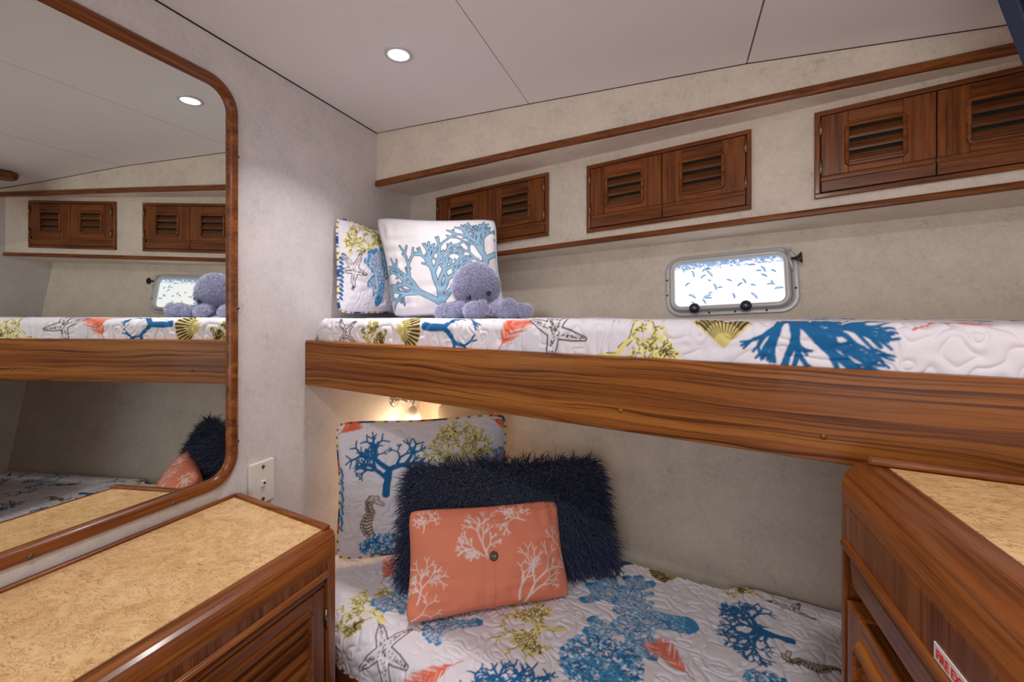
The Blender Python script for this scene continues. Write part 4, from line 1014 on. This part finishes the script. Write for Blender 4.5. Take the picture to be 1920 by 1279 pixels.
# ------------------------------------------------------------------ right cabinet
rc = empty('built_in_cabinet', (1.5, .2, FLOOR))
tag(rc, 'tall teak cabinet with burl top at lower right, closest to the viewer', 'cabinet', 'teak cabinets with burl counters')
XL = 1.1785; ye = lambda x: .664 - .19 * (x - XL)
YR = -.55
body_with_opening('carcass', [(XE - .002, ye(XE)), (XE - .002, YR), (XL, YR), (XL, ye(XL))][::-1], -.1745, .038, (1, 0), .006, .020, rc, ['ty', 'tz', 'dark'])
xi = 1.226
M().add([(xi, YR, -.1735), (XE - .003, YR, -.1735), (XE - .003, ye(XE) - .02, -.1735), (xi, ye(xi) - .02, -.1735), (xi, YR, -.176), (XE - .003, YR, -.176), (XE - .003, ye(XE) - .02, -.176), (xi, ye(xi) - .02, -.176)],
        [(0, 1, 2, 3), (7, 6, 5, 4), (0, 4, 5, 1), (1, 5, 6, 2), (2, 6, 7, 3), (3, 7, 4, 0)]).build('countertop', 'burl', rc)
FR = frame((xi - .016, ye(xi - .016) - .0015, -.1745), (1, -.19, 0), (0, 0, 1), (-.187, -.982, 0))
M().box((0, 0, 0), (XE - xi, .0095, .016), FR).build('end_fiddle', 'th', rc, bevel=.004, seg=3)
M().box((XL - .0002, YR + .02, -.2620), (XL + .016, .621, -.2150)).build('frieze', 'tz', rc)
# mouldings, drawer and door on the side that faces the aisle
FC = lambda a, b, c: (XL + .018 - c, a, b)
M().prism([(XL + .004, -.253), (XL - .002, -.2532), (XL - .005, -.256), (XL - .005, -.260), (XL - .002, -.2645), (XL + .004, -.2655)], YR + .02, .619, FY).build('opening_moulding', 'ty', rc, bevel=.001)
M().prism([(XL + .016, -.268), (XL + .004, -.268), (XL + .001, -.272), (XL + .004, -.300), (XL + .009, -.306), (XL + .016, -.306)], YR + .05, .6085, FY).build('drawer_front', 'ty', rc, bevel=.002)
d = louver_door('cabinet_door', FC, .06, .612, -1.12, -.318, .125, .572, -1.06, -.350, 26, rc, ['ty', 'tz'], th=.018, slope=.5, mw=.012)
louver_door('cabinet_door', FC, -.50, .055, -1.12, -.310, -.44, -.01, -1.06, -.345, 26, rc, ['ty', 'tz'], th=.018, slope=.5, mw=.012)
# sticker
stk = empty('safety_sticker', (XL - .001, .37, -.2522))
tag(stk, 'white sticker with red capital letters on the side of the right cabinet', 'sticker')
M().box((XL - .0012, .315, -.2522), (XL - .0002, .424, -.2395)).build('sticker_sheet', 'label', stk, bevel=.0003)
tc = bpy.data.curves.new('text', 'FONT'); tc.body = 'FIRE EXTINGUISHER'; tc.size = .0092 * S; tc.extrude = .0002; tc.offset = .0002; tc.align_x = 'LEFT'; tc.align_y = 'CENTER'
to = bpy.data.objects.new('text', tc); dg = bpy.context.evaluated_depsgraph_get()
me = bpy.data.meshes.new_from_object(to); bpy.data.objects.remove(to)
me.materials.clear(); me.materials.append(MT['red'])
lo = bpy.data.objects.new('lettering', me); scene.collection.objects.link(lo); lo.parent = stk
lo.location = Vector(W((XL - .0014, .420, -.2460))) - Vector(stk['_o']); lo.rotation_euler = (math.pi / 2, 0, -math.pi / 2)

# ------------------------------------------------------------------ tilted dark panel at upper right
tv = empty('tilted_panel', (1.55, .95, .35))
tag(tv, 'dark navy flat panel hanging tilted at the upper right corner', 'panel')
P1 = Vector((1.468, .932, .490)); P2 = Vector((1.53, .986, .394)); E1 = (P2 - P1).normalized(); E2 = Vector((.65, -.76, 0)).normalized(); E3 = E1.cross(E2).normalized()
if E3.y < 0: E3 = -E3
FT = frame(P1, E1, E2, E3)
M().box((-.08, 0, 0), (.13, .022, .03), FT).box((-.08, .023, 0), (-.058, .29, .03), FT).box((.108, .023, 0), (.13, .29, .03), FT).build('bezel', 'blue', tv, bevel=.003)
M().box((-.056, .026, .004), (.106, .29, .026), FT).build('screen', 'blue', tv, bevel=.002)
cf = empty('ceiling_fitting', (1.600, 1.078, .575))
tag(cf, 'round teak fitting on the ceiling, seen only at the left edge of the mirror', 'ceiling fitting')
M().lathe([(0, -.026), (.036, -.026), (.046, -.018), (.048, -.006), (.045, .001)], (1.607, 1.075, cz(1.6) - .001), (0, 0, 1), 28).build('base_ring', 'tx', cf)
